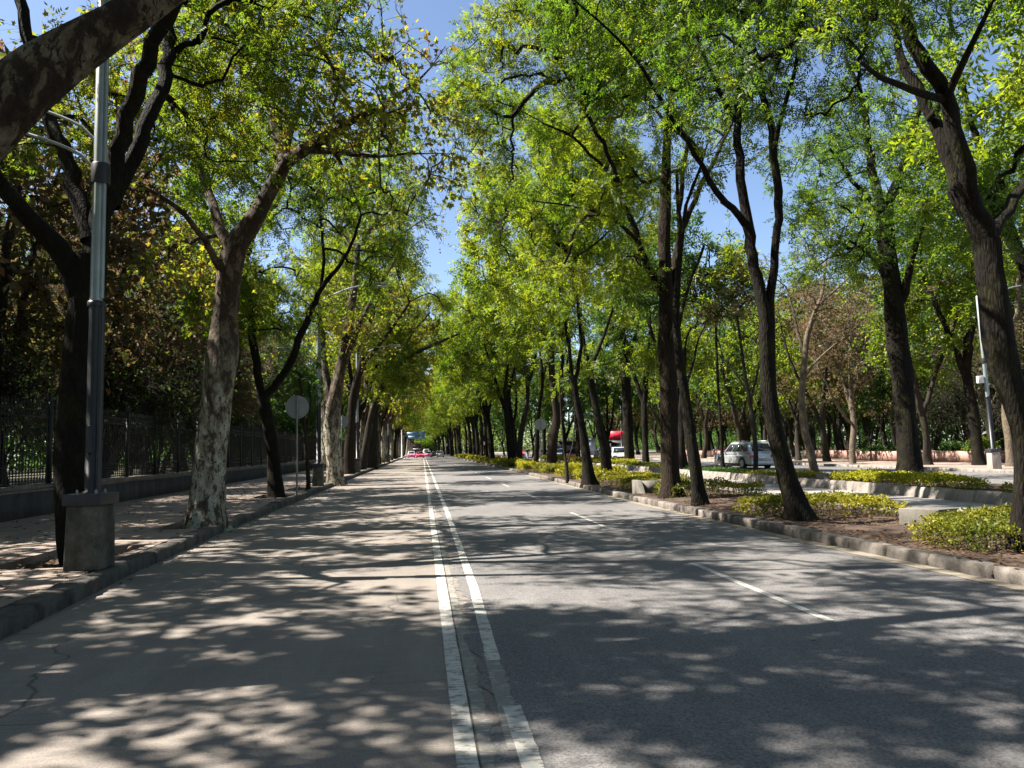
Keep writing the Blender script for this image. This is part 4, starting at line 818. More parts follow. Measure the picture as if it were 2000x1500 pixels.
def shrub_limbs(seed,n=6,h=2.6,spread=1.2):
    r=np.random.default_rng(seed); out=[]
    for k in range(n):
        a=k*2*PI/n+r.normal()*.3; s=spread*r.uniform(.5,1.2)
        out.append(np.array([(.1*math.cos(a),.1*math.sin(a),0,.05),(s*.5*math.cos(a),s*.5*math.sin(a),h*.5,.035),(s*math.cos(a)+r.normal()*.2,s*math.sin(a),h,.02)]))
    return out
proto('shrub','bare_shrub',(-11.6,16,0),LB,GB,'bark_grey','leaf_deep',TM_PARK,310,shrub_limbs(1),[(0,0,3.1,2.2,2.2,2.4,150)],zmin_nodes=.4,twigs=9,lpt=.8,twl=(.5,1.3),twr=.009,leafscale=.6,sides=6)
PROTO['shrub']['category']='shrub'
random.seed(4)
def cp(key,x,y,s,label,group,z=.1,rz=None): return copy_tree(PROTO[key],(x,y,z),random.uniform(0,6.28) if rz is None else rz,s,label,group)
# left row
y=76.
while y<430:
    k=random.choice(['ashC','ashC','planeC']); cp(k,-5.4+random.uniform(-.7,.5),y,random.uniform(.95,1.15)+min(.22,max(0,y-110)/500),LLf,GLf,rz=random.uniform(-.5,.5)); y+=random.uniform(6.0,8.5)*(1+y/500)
# median row
y=80.
while y<430:
    k=random.choice(['ashA','ashB']); cp(k,random.choice([7.3,8.4,9.2])+random.uniform(-.3,.3),y,random.uniform(.95,1.15)+min(.22,max(0,y-110)/500),LMf,GMf,rz=random.uniform(-.5,.5)); y+=random.uniform(5.,7.5)*(1+y/500)
# second strip
for y in (47,54,67,75,84,92,101,112,124,138,153,170,190,215,240,270,310,350):
    cp(random.choice(['ashA','ashB','deep']),15.8+random.uniform(-.8,1),y+random.uniform(-2,2),random.uniform(.85,1.05),LSf,GSf)
copy_tree(PROTO['ashB'],(16.6,13.5,.2),1.,1.,'leafy tree on the second strip mostly hidden by the rightmost trunk','trees on the second planting strip')
copy_tree(PROTO['ashA'],(16.4,19.,.2),2.4,.95,'leafy tree on the second strip between the two golden hedges at the right edge','trees on the second planting strip')
copy_tree(PROTO['ashB'],(28.9,28,.14),2.,1.1,'tall far sidewalk tree nearest the right edge of the view','trees along the far sidewalk')
copy_tree(PROTO['ashA'],(31.,40,.14),0.,1.1,'tall far sidewalk tree right behind the leaning lamp','trees along the far sidewalk')
# trees outside the frame that shade the street
copy_tree(PROTO['ashC'],(-6.0,0,.1),.4,1.0,'tall tree on the left sidewalk just behind the viewer','trees beside the viewer')
copy_tree(PROTO['planeC'],(-5.8,-8,.1),1.4,1.,'tall plane tree on the left sidewalk behind the viewer','trees beside the viewer')
copy_tree(PROTO['ashB'],(7.8,2,.1),2.4,.9,'tall tree on the median just right of the viewer','trees beside the viewer')
for x,y,k,rz,s_ in((-6,-15,'ashC',.3,1.05),(-5.6,-23,'ashC',-.3,1.1),(-6,-32,'planeC',0.,1.1),(-5.7,-42,'ashC',.4,1.1),(8,-7,'ashA',.2,1.),(7.6,-15,'ashB',-.3,1.1),(8.6,-24,'ashA',.1,1.1),(7.8,-34,'ashB',.3,1.1),(8.2,-45,'ashA',0.,1.15),(15.6,4,'ashB',1.,1.),(15.8,-8,'ashA',2.,1.),(16,-20,'ashB',.5,1.),(-13,6,'deep',0.,1.35),(-12.8,.5,'deep',0.,1.35),(-14.5,-8,'deepB',1.,1.4),(-15,-20,'deep',2.,1.5)):  # unseen trees, added to block skylight and darken the street
    copy_tree(PROTO[k],(x,y,.1),rz,s_,'unseen tree added around the viewer to deepen the street shade','unseen trees added around the viewer')
# far sidewalk row + park
def scatter(n,xr,yr,md,keys,label,group,sr=(.8,1.15),avoid=None,existing=None):
    pts=existing if existing is not None else []; c=0; tries=0
    while c<n and tries<9000:
        tries+=1; x=random.uniform(*xr); y=random.uniform(*yr)
        if avoid and avoid(x,y): continue
        if any((x-a)**2+(y-b)**2<md*md for a,b in pts): continue
        pts.append((x,y)); k=random.choice(keys); lab=label(k) if callable(label) else label
        cp(k,x,y,random.uniform(*sr),lab,group,z=.02); c+=1
    return pts
lab=lambda k: LRb if k=='bare' else LRf
pp=[(41,36),(44,47),(39,52)]
vis=lambda x,y: not(.26*y-3<x<.95*y+6) 
scatter(30,(36.5,56),(30,95),4.3,['dry','bare','green','deepB','green','deep'],lab,GRf,(.95,1.4),avoid=lambda x,y:vis(x,y),existing=pp)
scatter(52,(48,100),(45,210),6.,['dry','green','deep','deepB','green','ashA'],lab,GRf,(1.2,1.7),avoid=lambda x,y:vis(x,y),existing=pp)
scatter(12,(30,60),(100,260),6.,['green','deep','dry'],lab,GRf,(1.3,1.8),avoid=lambda x,y:vis(x,y),existing=pp)
for x,y,k in((29.6,42.5,'green'),(30.2,55,'dry'),(31.,61,'green'),(29.,68,'green'),(31,72,'deep'),(30.,80,'green'),(29.5,90,'green'),(30,116,'green'),(29.5,130,'deep')):
    cp(k,x,y,random.uniform(1.,1.3),'tree standing in the far sidewalk beyond the second road','trees along the far sidewalk')
pl=[(-13.5,11),(-18,17)]
visl=lambda x,y: x<-.75*y-12
scatter(22,(-16.5,-11.8),(10,90),3.8,['deepB','bare','green','deep','dry'],lambda k: 'bare-limbed garden tree behind the black iron fence' if k=='bare' else LLw,GLw,(1.0,1.35),avoid=visl,existing=pl)
scatter(34,(-50,-16),(14,160),5.2,['deep','deepB','green'],LLw,GLw,(1.35,1.9),avoid=visl,existing=pl)
for k in range(12):
    y=14+k*3.6+random.uniform(-.8,.8)
    cp('shrub',-12.4+random.uniform(-.5,.9)-.3*(k%2),y,random.uniform(.8,1.35),LB,GB,z=0)['category']='shrub'
for x,y in((38,40),(41.5,45),(37.6,49.5),(39,60),(47,62)):
    cp('shrub',x,y,random.uniform(.9,1.5),LRs,'bare shrubs among the park trunks',z=0)['category']='shrub'
scatter(16,(-46,-13),(95,330),9.,['deep','deepB'],LLw,GLw,(1.5,1.9))
# far wood closing the view (uncountable)
def wood(name,label,x0,x1,y0,y1,h,n,size,seed,mat):
    r=np.random.default_rng(seed); P=np.stack([r.uniform(x0,x1,n),r.uniform(y0,y1,n),r.uniform(0,1,n)*h],1)
    P[:,2]*=.72+.28*np.clip(clump(P*np.array([1,1,0]),seed,.12),-1,1)
    v=place_leaves(tmpl_simple(size,size*.6),P,r.standard_normal((n,3)),r.uniform(.6,1.4,n),.3)
    m=max(20,int(n/700)); T=np.stack([r.uniform(x0,x1,m),r.uniform(y0,y1,m),np.zeros(m)],1); T2=T+np.array([0,0,h*.7])+r.standard_normal((m,3))*.7
    tb=tubes_batch(np.stack([T,(T+T2)/2,T2],1),np.stack([np.full(m,.22),np.full(m,.16),np.full(m,.06)],1),6)
    me=np_mesh(name,[v,tb]); o=link(name,me,MAT[mat]); tag(o,label,'wood',kind='stuff'); return o
wood('distant_wood','far dense park wood closing the view on the right',96,116,10,450,24,110000,.75,1,'leaf_deep')
wood('distant_wood','far dense garden wood closing the view on the left',-64,-50,0,450,24,100000,.75,2,'leaf_deep')
wood('distant_wood','faint wood at the end of the avenue right of the vanishing road',9,240,440,470,26,50000,1.1,3,'leaf_ash')
wood('distant_wood','faint wood at the end of the avenue left of the vanishing road',-80,-5,440,470,26,22000,1.1,4,'leaf_deep')
wood('distant_wood','hazy clump of trees where the road bends out of sight',-6,10,500,515,17,9000,1.0,5,'leaf_ash')
print('trees',round(time.time()-T0,1))

# ---------------- hedges and low plants
def hedge(poly_x0,x1,y0,y1,z,h,label,group,mat,seed,dens=420,lift=.06,size=1.,name='hedge',cat='hedge'):
    x0=poly_x0; r=np.random.default_rng(seed); o=empty(name,((x0+x1)/2,(y0+y1)/2,z)); tag(o,label,cat,group)
    W=x1-x0;D=y1-y0; area=W*D+h*(W+D)*2; n=int(area*dens)
    P=np.stack([r.uniform(-W/2,W/2,n),r.uniform(-D/2,D/2,n),r.uniform(0,1,n)],1)
    # push most leaves to the surface
    side=r.uniform(0,1,n)<.62*(2*h*(W+D))/area; P[:,2]=np.where(side,r.uniform(.08,1,n),1-.25*r.uniform(0,1,n)**2)
    ex=r.integers(0,4,n); dd=.16*r.uniform(0,1,n)**1.5
    for q,(ax,sg,half) in enumerate(((0,-1,W/2),(0,1,W/2),(1,-1,D/2),(1,1,D/2))):
        m_=side&(ex==q); P[m_,ax]=sg*(half-dd[m_])
    c=clump(P*np.array([1,1,0]),seed,1.5); hh=h*(1.12+.2*c+.06*clump(P*np.array([1,1,0]),seed+9,5.)); rnd=np.clip(np.minimum(W/2-np.abs(P[:,0]),D/2-np.abs(P[:,1]))/.22,0,1)
    P[:,2]*=hh*(.78+.22*rnd); k=clump(P,seed+1,4.)*.035; P[:,0]+=np.sign(P[:,0])*k; P[:,1]+=k; P+=r.standard_normal((n,3))*.02
    kp=(clump(P*np.array([1,1,.3]),seed+5,1.6)>-1.05)|(P[:,2]<.35*h); P=P[kp]; n=len(P)
    X=unit(r.standard_normal((n,3))+np.stack([np.sign(P[:,0])*.3,np.sign(P[:,1])*.3,np.full(n,.5)],1))
    cr=np_mesh('foliage',[place_leaves(TM_HEDGE,P,X,r.uniform(.6,1.35,len(P))*size,.3)]); link('foliage',cr,MAT[mat],o)
    if dens<250: return o
    m=int(area*14); S=np.stack([r.uniform(-W/2+.08,W/2-.08,m),r.uniform(-D/2+.08,D/2-.08,m),np.full(m,-.05)],1); E_=S+np.stack([r.normal(0,.06,m),r.normal(0,.06,m),np.full(m,h*.85)],1)
    st=np_mesh('stem',[tubes_batch(np.stack([S,(S+E_)/2,E_],1),np.tile([.007,.005,.003],(m,1)),3)]); tag(link('stem',st,MAT['bark_grey'],o),kind='stuff')
    return o
GH='low clipped hedges on the median'; GH2='low hedges on the second strip'
hedge(7.1,10.2,9.2,10.7,.12,.30,'nearest golden green hedge beside the rightmost trunk',GH,'leaf_hedge',1,1500,size=.78)
hedge(8.3,10.2,10.9,12.2,.12,.28,'low hedge patch behind the nearest golden hedge by the slab bench',GH,'leaf_hedge',2,1300,size=.8)
hedge(6.7,9.5,14.3,16.2,.12,.30,'long hedge around the curved mossy trunk, bright at its left end',GH,'leaf_hedge',3,1200,size=.85)
hedge(6.75,9.5,20.6,22.2,.12,.34,'dark green hedge behind the two close trunks',GH,'leaf_hedge',4,600)
hedge(6.7,9.4,23.9,26.2,.12,.36,'hedge behind the small wedge-ended bench',GH,'leaf_hedge',5,520)
hedge(6.7,9.4,28.4,31.5,.12,.34,'hedge under the leaning twin-stemmed trunk',GH,'leaf_hedge',6,450)
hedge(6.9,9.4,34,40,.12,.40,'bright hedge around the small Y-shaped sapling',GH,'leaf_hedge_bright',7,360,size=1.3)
hedge(6.9,9.3,43.5,49.,.12,.42,'bright hedge before the median round sign',GH,'leaf_hedge',8,320,size=1.4)
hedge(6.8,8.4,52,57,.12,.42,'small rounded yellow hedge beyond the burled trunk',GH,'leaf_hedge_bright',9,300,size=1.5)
y=62.; k=0
while y<165:
    hedge(6.8,9.2,y,y+6,.12,.42,'distant low hedge in the chain of small hedges beyond the yellow one',GH,random.choice(['leaf_hedge','leaf_hedge_bright']),20+k,130,size=2.2); y+=9; k+=1
hedge(14.0,15.8,20.0,25.4,.20,.30,'brightest yellow hedge at the foot of the massive black trunk',GH2,'leaf_hedge_bright',51,700,size=1.2)
hedge(14.0,16.2,11.2,17.5,.20,.28,'golden hedge at the right edge on the second strip',GH2,'leaf_hedge',52,600,size=1.1)
hedge(14.0,16.0,28.5,33.,.20,.16,'low dark hedge under the slender sunlit trunk',GH2,'leaf_hedge',53,420,size=1.2)
hedge(14.1,15.7,34.5,44,.20,.12,'low dark hedge strip in front of the silver car',GH2,'leaf_deep',54,300,size=1.4)
hedge(14.1,16.0,47,56,.20,.18,'low hedge strip behind the thick brown trunk',GH2,'leaf_hedge',55,240,size=1.6)
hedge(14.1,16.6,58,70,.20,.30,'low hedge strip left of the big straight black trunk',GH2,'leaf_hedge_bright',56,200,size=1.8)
hedge(14.1,16.6,74,98,.20,.32,'farthest hedge strip between path and second road',GH2,'leaf_hedge',57,120,size=2.4)
def shrubby(x,y,s,label,mat,seed,h=.8):
    r=np.random.default_rng(seed); n=1500; P=unit(r.standard_normal((n,3)))*(r.uniform(.2,1,n)**.5)[:,None]*np.array([s,s,h*.55])+np.array([0,0,h*.55]); P+=clump(P,seed,2.)[:,None]*.06
    o=empty('leafy_shrub',(x,y,.5)); tag(o,label,'shrub','leafy shrubs behind the planter walls'); link('foliage',np_mesh('foliage',[place_leaves(TM_HEDGE,P,r.standard_normal((n,3)),r.uniform(2,3.6,n),.3)]),MAT[mat],o)
    m=10; S=np.zeros((m,3)); E_=np.stack([r.normal(0,s*.5,m),r.normal(0,s*.5,m),np.full(m,h)],1); link('stem',np_mesh('stem',[tubes_batch(np.stack([S,E_*.5,E_],1),np.tile([.03,.02,.01],(m,1)),4)]),MAT['bark_grey'],o)['kind']='stuff'
for i,(x,y,s,h,l) in enumerate(((35.2,45.2,1.,1.1,'round green shrub over the planter wall right of the massive black trunk'),(35.4,48.2,.8,.9,'small leafy shrub over the planter wall beside the black trunk'),(37.1,42.0,1.1,1.,'leafy shrub behind the leaning lamp'),(34.6,53,1.5,.7,'low spreading shrub above the left pink planter'),(34.9,56,1.4,.6,'low trailing shrub at the far end of the left pink planter'),(37.4,38.5,1.2,1.5,'pale green shrub at the right edge behind the planter'))):
    shrubby(x,y,s,l,'leaf_ash' if i in(0,5) else 'leaf_deep',80+i,h)
# fallen leaves
def litter(name,label,regions,seed,mat='litter',sz=.07):
    r=np.random.default_rng(seed); PP=[]
    for (x0,x1,y0,y1,z,n,mode) in regions:
        x=r.uniform(x0,x1,n); y=r.uniform(y0,y1,n) if mode==0 else y0+(y1-y0)*r.uniform(0,1,n)**1.8
        PP.append(np.stack([x,y,np.full(n,z)+r.uniform(0,.02,n)],1))
    P=np.concatenate(PP); n=len(P); X=unit(np.stack([r.standard_normal(n),r.standard_normal(n),r.normal(0,.12,n)],1))
    o=link(name,np_mesh(name,[place_leaves(tmpl_simple(sz,sz*.55),P,X,r.uniform(.5,1.3,n),.93)]),MAT[mat]); tag(o,label,'fallen leaves',kind='stuff')
litter('leaf_litter','brown dry leaves scattered over the median soil',[(6.5,9.6,7,30,.145,3600,1),(14,17,13,40,.22,1500,0)],5,sz=.085)
litter('leaf_litter','a few dry leaves on the left sidewalk and in the tree pits',[(-9.4,-4.2,7,40,.17,700,1),(-5.7,-4.5,10.9,13.4,.045,260,0),(-5.3,-4.4,15.9,18.1,.045,160,0),(-5.6,-4.5,26,28,.045,120,0)],6,sz=.1)
litter('leaf_litter','dry leaves caught along the kerb gutters of the road',[(-4.05,-3.75,6,40,.008,260,0),(6.0,6.18,12,40,.012,160,0),(-3.6,6.1,5,40,.010,22,1)],7,sz=.07)
print('plants',round(time.time()-T0,1))

# ---------------- vehicles
def car(name,label,x,y,rz,paint,L_=4.5,W=1.8,H=1.5,typ='sedan',z0=.01,group=None,roofpaint=None,cat='car'):
    o=empty(name,(x,y,z0),rz); tag(o,label,cat,group); l=L_/2; w_=W/2; gc=.24; belt=H*.62 if typ!='suv' else H*.60; hood=belt-.08
    rw=.35 if typ=='suv' else .32; ya,yb=-l*.60,l*.62     # rear / front axle ; car faces +y
    out=[(-l+.03,gc+.12),(-l+.12,gc)]
    def arch(yc):
        R=rw+.07; a=np.linspace(PI,0,9); return [(yc+R*math.cos(t),max(gc,rw+R*math.sin(t))) for t in a]
    out+=arch(ya)+arch(yb)
    out+=[(l-.14,gc),(l,gc+.1),(l-.01,gc+.42),(l-.12,hood-.08),(l-.42,hood)]
    if typ=='sedan': cf0,cf1,cr1,cr0=l*.38,l*.02,-l*.48,-l*.80; out+=[(cf0,belt),(cr0,belt+.02),(-l+.12,belt-.0),(-l,belt-.18),(-l-.0,gc+.35)]
    elif typ=='hatch': cf0,cf1,cr1,cr0=l*.42,l*.06,-l*.70,-l*.93; out+=[(cf0,belt),(cr0,belt+.04),(-l+.04,belt-.06),(-l,gc+.4)]
    else: cf0,cf1,cr1,cr0=l*.44,l*.08,-l*.82,-l*.97; out+=[(cf0,belt),(cr0,belt+.04),(-l+.03,belt-.08),(-l,gc+.42)]
    bm=bmesh.new(); n=len(out); rows=[]
    for u in(-1,-.86,0,.86,1):
        row=[]
        for (yy,zz) in out:
            tp=1-.10*max(0,abs(yy)/l-.6)/.4; k=1 if abs(u)<1 else 1
            ins=.94 if abs(u)==1 and zz>belt-.12 else 1.; y2=yy*(1-.025*abs(u)**3); row.append(bm.verts.new((u*w_*tp*ins,y2,zz if abs(u)<1 else (zz-.03 if zz>belt-.1 else zz))))
        rows.append(row)
    for a,b_ in zip(rows[:-1],rows[1:]):
        for i in range(n): bm.faces.new((a[i],a[(i+1)%n],b_[(i+1)%n],b_[i]))
    bm.faces.new(rows[0][::-1]); bm.faces.new(rows[-1])
    bmesh.ops.recalc_face_normals(bm,faces=bm.faces); me=bpy.data.meshes.new('body'); bm.to_mesh(me); bm.free()
    body=link('body',me,MAT[paint],o); bv=body.modifiers.new('b','BEVEL'); bv.width=.025; bv.segments=2; bv.limit_method='ANGLE'; bv.angle_limit=.5
    wb=w_*.93; wt=w_*.74; z1=belt-.03; z2=H-.02
    MB().quadbox([(-wb,cr0,z1),(wb,cr0,z1),(wb,cf0,z1),(-wb,cf0,z1),(-wt,cr1,z2),(wt,cr1,z2),(wt,cf1,z2),(-wt,cf1,z2)]).build('cabin',MAT[roofpaint or paint],o,bevel=.05)
    def lerp(a,b_,t): return tuple(a[i]+(b_[i]-a[i])*t for i in range(3))
    def pane(nm,c,off,mat='glass'):      # c: 4 corners, off outward vector
        MB().quadbox([tuple(p[i]-off[i]*.5 for i in range(3)) for p in c]+[tuple(p[i]+off[i] for i in range(3)) for p in c]).build(nm,MAT[mat],o)
    def facepts(A_,B_,C_,D_,u0,u1,v0,v1):
        f=lambda u,v: lerp(lerp(A_,B_,u),lerp(D_,C_,u),v); return [f(u0,v0),f(u1,v0),f(u1,v1),f(u0,v1)]
    for s in(-1,1):
        q=(( s*wb,cf0,z1),(s*wb,cr0,z1),(s*wt,cr1,z2),(s*wt,cf1,z2))
        cuts=[(.06,.30),(.33,.60),(.63,.92)] if typ=='suv' else [(.07,.42),(.46,.86)]
        for (u0,u1) in cuts: pane('side_window',facepts(*q,u0,u1,.14,.82),(s*.022,0,.004))
    pane('rear_window',facepts((-wb,cr0,z1),(wb,cr0,z1),(wt,cr1,z2),(-wt,cr1,z2),.10,.90,.18,.84),(0,-.022,.006))
    pane('windshield',facepts((-wb,cf0,z1),(wb,cf0,z1),(wt,cf1,z2),(-wt,cf1,z2),.07,.93,.12,.90),(0,.022,.01))
    for yy in(ya,yb):
        for s in(-1,1):
            c=s*(w_-.10); wh=empty('wheel',(0,0,0)); wh.parent=o
            MB().tube([(c-.11,yy,rw),(c-.09,yy,rw),(c+.09,yy,rw),(c+.11,yy,rw)],[rw*.9,rw,rw,rw*.9],22).build('tyre',MAT['tyre'],wh,smooth=False)
            rm=MB().tube([(c+s*.112,yy,rw),(c+s*.118,yy,rw)],[rw*.66,rw*.62],18)
            for a in range(5):
                t=a*2*PI/5+.3; rm.tube([(c+s*.120,yy,rw),(c+s*.124,yy+rw*.6*math.cos(t),rw+rw*.6*math.sin(t))],.03,5)
            rm.build('rim',MAT['rim'],wh)
    for s in(-1,1):
        zt=belt-.12; bx0,bx1=s*(w_*.93),s*(w_*.60)
        MB().box(min(bx0,bx1),max(bx0,bx1),-l-.012,-l+.10,zt-.20,zt-.02).build('taillight',MAT['red_lens'],o,bevel=.01)
        MB().box(min(s*w_*.89,s*w_*.56),max(s*w_*.89,s*w_*.56),l-.14,l+.004,zt-.22,zt-.08).build('headlight',MAT['clear_lens'],o,bevel=.01)
        MB().box(min(s*(w_-.02),s*(w_+.16)),max(s*(w_-.02),s*(w_+.16)),cf0-.42,cf0-.30,belt+.02,belt+.16).build('mirror',MAT[paint],o,bevel=.02)
        if typ=='suv': MB().box(s*wt*.93-.02,s*wt*.93+.02,cr1+.15,cf1-.1,H+.02,H+.05).build('roof_rail',MAT['rim'],o)
        for yy in((ya+yb)/2+.05,): MB().box(s*w_-.004 if s>0 else s*w_-.008,s*w_+.008 if s>0 else s*w_+.004,yy-.012,yy+.012,gc+.1,belt-.12).build('door_seam',MAT['trim'],o)
    MB().box(-w_*.9,w_*.9,-l-.035,-l+.08,gc+.02,gc+.26).build('rear_bumper',MAT['trim' if typ=='suv' and False else paint],o,bevel=.02)
    MB().box(-w_*.86,w_*.86,l-.1,l+.03,gc+.02,gc+.24).build('front_bumper',MAT[paint],o,bevel=.02)
    MB().box(-.26,.26,-l-.044,-l-.0,gc+.38,gc+.50).build('licence_plate',MAT['plate'],o)
    MB().box(-w_*.5,w_*.5,l-.01,l+.012,gc+.27,gc+.42).build('grille',MAT['trim'],o)
    MB().box(-w_*.8,w_*.8,-l*.85,l*.85,.16,gc+.3).build('underbody',MAT['trim'],o)
    return o
car('silver_suv','silver grey family car seen from behind between two thin trunks',20.9,48.6,math.radians(6),'silver',4.9,1.88,1.72,'suv',group='cars on the second road')
car('white_hatchback','white hatchback facing the viewer left of a big black trunk',18.95,73,PI+math.radians(-10),'whitecar',4.1,1.76,1.55,'hatch',group='cars on the second road')
for (px,Y,rz,pt,tp,lb,nm) in ((1093,112,PI-.25,'whitecar','hatch','small white hatchback seen past the Y-shaped sapling','white_hatchback'),
    (1062,118,PI-.1,'bluecar','suv','dark blue car with a pale roof behind the burled trunk','dark_car'),
    (1112,122,PI,'pink','sedan','pink and white taxi on the second road behind the sapling','taxi'),
    (986,150,PI,'redcar','sedan','red and white taxi partly hidden far off between median trunks','taxi'),
    (1178,96,0.,'darkcar','sedan','dark saloon partly hidden left of the white hatchback','dark_car')):
    p=at(px,890,Y); car(nm,lb,max(p[0],18.8),Y,rz,pt,4.3,1.76,1.48,tp,group='cars on the second road',roofpaint='whitecar' if pt in('pink','bluecar') else None)
for (px,Y,pt,tp,lb,nm,rp) in ((803.5,174,'pink','sedan','leftmost pink taxi with a white roof far down the road','taxi','whitecar'),(820,168,'redcar','sedan','deep pink taxi in the middle of the far trio','taxi','redcar'),(835,177,'pink','hatch','rightmost pink taxi of the far trio','taxi','whitecar'),
    (832,205,'whitecar','suv','white van-like car above the rightmost pink taxi','white_car',None),(850,190,'darkcar','hatch','dark car half hidden behind the pale silver one','dark_car',None),(859,174,'silver','sedan','pale silver car alone in the right lanes far ahead','silver_car',None)):
    p=at(px,890,Y); car(nm,lb,p[0],Y,PI if px<845 else 0,pt,4.4,1.75,1.5 if tp!='suv' else 2.0,tp,group='far traffic on the road',roofpaint=rp)
def bus(px,Y,label):
    p=at(px,890,Y); o=empty('bus',(p[0],Y,.01)); tag(o,label,'bus'); W=2.5;Lb=11.;H=at(px,866,Y)[2]
    MB().box(-W/2,W/2,0,Lb,.35,H).build('body',MAT['busred'],o,bevel=.12)
    MB().box(-W/2+.15,W/2-.15,-.02,.03,1.1,1.1+.32*H).build('windshield',MAT['glass'],o); MB().box(-W/2+.15,W/2-.15,-.02,.03,H*.66,H*.9).build('upper_window',MAT['glass'],o)
    MB().box(-W/2+.2,W/2-.2,-.03,.02,H*.54,H*.60).build('destination_board',MAT['plate'],o)
    for s in(-1,1):
        MB().box(s*W/2-.02,s*W/2+.02,.5,Lb-.5,1.2,2.1).build('side_window',MAT['glass'],o)
        MB().box(s*.9-.2,s*.9+.2,-.03,.02,.62,.85).build('headlight',MAT['clear_lens'],o)
        for yy in(1.8,8.6): MB().tube([(s*(W/2-.3),yy,.5),(s*(W/2+.01),yy,.5)],.5,18).build('wheel',MAT['tyre'],o)
    MB().box(-W/2+.05,W/2-.05,-.06,.1,.36,.6).build('front_bumper',MAT['trim'],o)
bus(814,214,'dark red double deck bus rising behind the pink taxis')

# ---------------- kiosk, shelter, garden building
p=at(1190,880,109); x0=p[0]; x1=at(1236,880,109)[0]; zt=at(1205,842,109)[2]; zb=at(1205,859,109)[2]
o=empty('kiosk',(x0,109,.14)); tag(o,'dark street kiosk with a bright red upper fascia','kiosk'); Wk=x1-x0
MB().box(0,Wk,0,3,0,zb-.25).build('body',MAT['dark_panel'],o); MB().box(-.12,Wk+.1,-.1,3.1,zb-.14,zt-.14).build('fascia',MAT['red_panel'],o); MB().box(-.3,Wk+.2,-.7,-.05,zb-.28,zb-.2).build('awning',MAT['trim'],o)
MB().box(Wk*.42,Wk*.8,-.05,.02,.5,zb-.7).build('window',MAT['plate'],o); MB().box(.2,Wk*.3,-.04,.02,.05,zb-.6).build('door',MAT['glass'],o)
for s in range(5): MB().box(Wk*(.02+.2*s),Wk*(.02+.2*s)+.04,-.13,-.101,zb-.1,zt-.2).build('fascia_rib',MAT['busred'],o)
p=at(1088,880,118); q=at(1166,880,118); zt=at(1120,857,118)[2]
o=empty('bus_shelter',(p[0],118,.14)); tag(o,'glass bus shelter with a thin dark roof and a pale blue end panel','bus shelter'); Wk=q[0]-p[0]
MB().box(0,Wk,-.3,1.5,zt-.14,zt).build('roof',MAT['dark_panel'],o)
for s in(.05,Wk*.33,Wk*.66,Wk-.1): MB().box(s,s+.09,1.2,1.3,0,zt-.145).build('post',MAT['post'],o)
MB().box(.2,Wk*.6,1.1,1.13,.5,zt-.5).build('back_glass',MAT['glass'],o); MB().box(Wk*.70,Wk-.15,.1,.3,.2,zt-.2).build('advert_panel',MAT['pale_panel'],o); MB().box(.6,Wk*.55,.7,1.,.42,.5).build('seat',MAT['post'],o)
o=empty('garden_building',(-21.5,21.5,0)); tag(o,'terracotta garden building with pale window band glimpsed through the left fence','building')
MB().box(-4,4,0,4,0,2.0).build('wall',MAT['wall_pink'],o); MB().box(-4.15,4.15,-.12,4.1,3.1,3.35).build('roof',MAT['plinth_pale'],o); MB().box(-4,4,.03,3.9,2.5,3.1).build('upper_wall',MAT['wall_pink'],o)
MB().box(-3.9,3.9,.12,3.8,2.0,2.5).build('window_band',MAT['glass'],o); MB().tube([(-1.2,-.01,.9),(-1.2,.03,.9)],.75,22).build('round_window',MAT['coping'],o)
for k in range(5): MB().box(-3.9+1.9*k,-3.8+1.9*k,.02,.11,2.0,2.5).build('mullion',MAT['plinth_pale'],o)

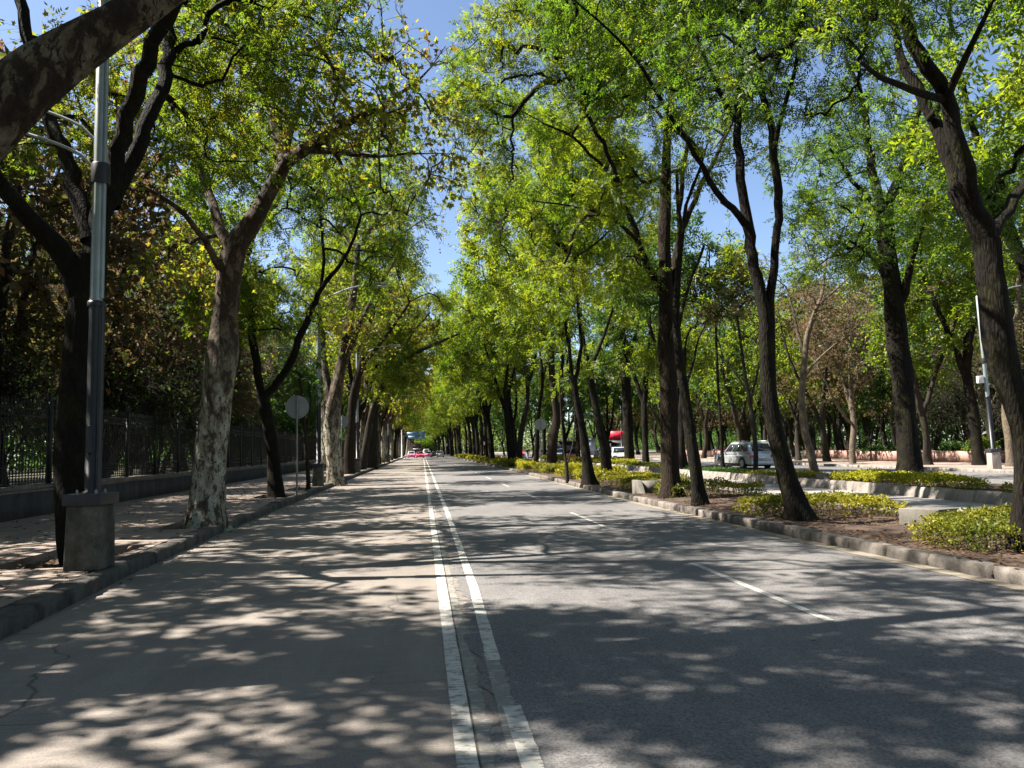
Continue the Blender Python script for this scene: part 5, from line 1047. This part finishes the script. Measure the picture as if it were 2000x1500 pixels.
# ---------------- people
def person(label,x,y,z,rz,pose,shirt,legs,H=1.72):
    J={'pel':(0,0,.93),'sp':(0,0,1.15),'ch':(0,-.01,1.36),'nk':(0,-.01,1.47),'hd0':(0,.01,1.55),'hd':(0,.02,1.66)}
    a=pose.get('arm',.12); st=pose.get('step',.2)
    for s,k in((-1,'l'),(1,'r')):
        f=s*st
        J['hp'+k]=(s*.10,0,.90); J['kn'+k]=(s*.11,f*.55+.03,.50); J['an'+k]=(s*.11,f-.04,.09); J['to'+k]=(s*.12,f+.14,.04)
        J['sh'+k]=(s*.19,-.01,1.39); J['el'+k]=(s*.25,-f*.5-.03,1.12); J['wr'+k]=(s*.25,-f*.9+.10,.90); J['ha'+k]=(s*.24,-f*.9+.15,.82)
    if 'reach' in pose:
        for s,k in((-1,'l'),(1,'r')): J['el'+k]=(s*.24,.22,1.17); J['wr'+k]=(s*.22,.44,1.10); J['ha'+k]=(s*.22,.52,1.08)
    R={'pel':.135,'sp':.12,'ch':.14,'nk':.055,'hd0':.07,'hd':.10}
    for k in 'lr': R.update({'hp'+k:.085,'kn'+k:.058,'an'+k:.042,'to'+k:.035,'sh'+k:.062,'el'+k:.042,'wr'+k:.030,'ha'+k:.035})
    E_=[('pel','sp'),('sp','ch'),('ch','nk'),('nk','hd0'),('hd0','hd')]
    for k in 'lr': E_+=[('pel','hp'+k),('hp'+k,'kn'+k),('kn'+k,'an'+k),('an'+k,'to'+k),('ch','sh'+k),('sh'+k,'el'+k),('el'+k,'wr'+k),('wr'+k,'ha'+k)]
    names=list(J); s_=H/1.76
    def skin(nm,keep,fat,mat,par):
        ks=[n_ for n_ in names if n_ in keep]; me=bpy.data.meshes.new(nm); me.from_pydata([tuple(c*s_ for c in J[k]) for k in ks],[(ks.index(a_),ks.index(b_)) for a_,b_ in E_ if a_ in ks and b_ in ks],[])
        ob=link(nm,me,mat,par); md=ob.modifiers.new('s','SKIN'); md.use_smooth_shade=True
        for i,k in enumerate(ks): me.skin_vertices[0].data[i].radius=((R[k]+fat)*s_,(R[k]*.8+fat)*s_)
        me.skin_vertices[0].data[0].use_root=True; sb=ob.modifiers.new('u','SUBSURF'); sb.levels=1; sb.render_levels=2; return ob
    o=empty('person',(x,y,z),rz); tag(o,label,'person')
    skin('body',set(names),0,MAT['skin'],o)
    skin('shirt',{'pel','sp','ch','shl','shr','ell','elr'},.022,MAT[shirt],o); skin('trousers',{'pel','hpl','hpr','knl','knr','anl','anr'},.022,MAT[legs],o)
    MB().lathe((0,0,1.66*s_),[(.108,-.02),(.112,.03),(.09,.09),(.03,.125),(.0,.128)],14).build('hair',MAT['hair'],o,smooth=True)
    MB().tube([(0,.11*s_,1.655*s_),(0,.145*s_,1.64*s_)],[.02,.008],6).build('nose',MAT['skin'],o)
    for s in(-1,1): MB().box(s*.11-.05,s*.11+.05,s*st-.1,s*st+.17,0,.08).build('shoe',MAT['tyre'],o,bevel=.02)
    return o
px_=at(1003,890,112); per=person('person in a white shirt and dark trousers pushing a bicycle on the path',px_[0],112,.01,PI,{'step':.18,'reach':1},'shirt_white','dark_cloth',1.74)
px2=at(1030.5,890,99); person('person in a dark top and pale blue jeans walking on the path',px2[0],99,.01,.3,{'step':.24},'shirt_navy','jeans',1.78)
p3=at(1583,880,92); person('dark clothed person standing far off among the park trees',p3[0],92,.05,.6,{'step':.08},'dark_cloth','dark_cloth',1.75)
p4=at(1552,880,98); person('second dark figure in the park, near the red car',p4[0],98,.05,2.,{'step':.1},'shirt_navy','dark_cloth',1.7)
bk=empty('bicycle',(px_[0]+.35,112,.01),PI); tag(bk,'bicycle wheeled beside the person in the white shirt','bicycle')
for yy,nm in((-.52,0),(.52,1)):
    a=np.linspace(0,2*PI,25); MB().tube([(0,yy+.33*math.cos(t),.34+.33*math.sin(t)) for t in a],.018,6).build('wheel',MAT['tyre'],bk)
MB().tube([(0,-.52,.34),(0,-.12,.82)],.015,6).tube([(0,-.12,.82),(0,.38,.80)],.015,6).tube([(0,-.05,.32),(0,.38,.76)],.018,6).tube([(0,-.52,.34),(0,-.05,.32)],.015,6).tube([(0,-.05,.32),(0,-.16,.92)],.015,6).tube([(0,.52,.34),(0,.36,.95)],.015,6).build('frame',MAT['trim'],bk)
MB().tube([(-.25,.34,.99),(.25,.34,.99)],.014,6).build('handlebar',MAT['trim'],bk); MB().box(-.06,.06,-.28,-.04,.92,.96).build('saddle',MAT['trim'],bk,bevel=.01)
p=at(1421,868,118); car('red_car','red car glimpsed above the silver one beyond the planter walls',p[0],118,PI/2,'redcar',4.2,1.75,1.5,'sedan',.05)
print('all',round(time.time()-T0,1), 'polys',sum(len(m.polygons) for m in bpy.data.meshes))
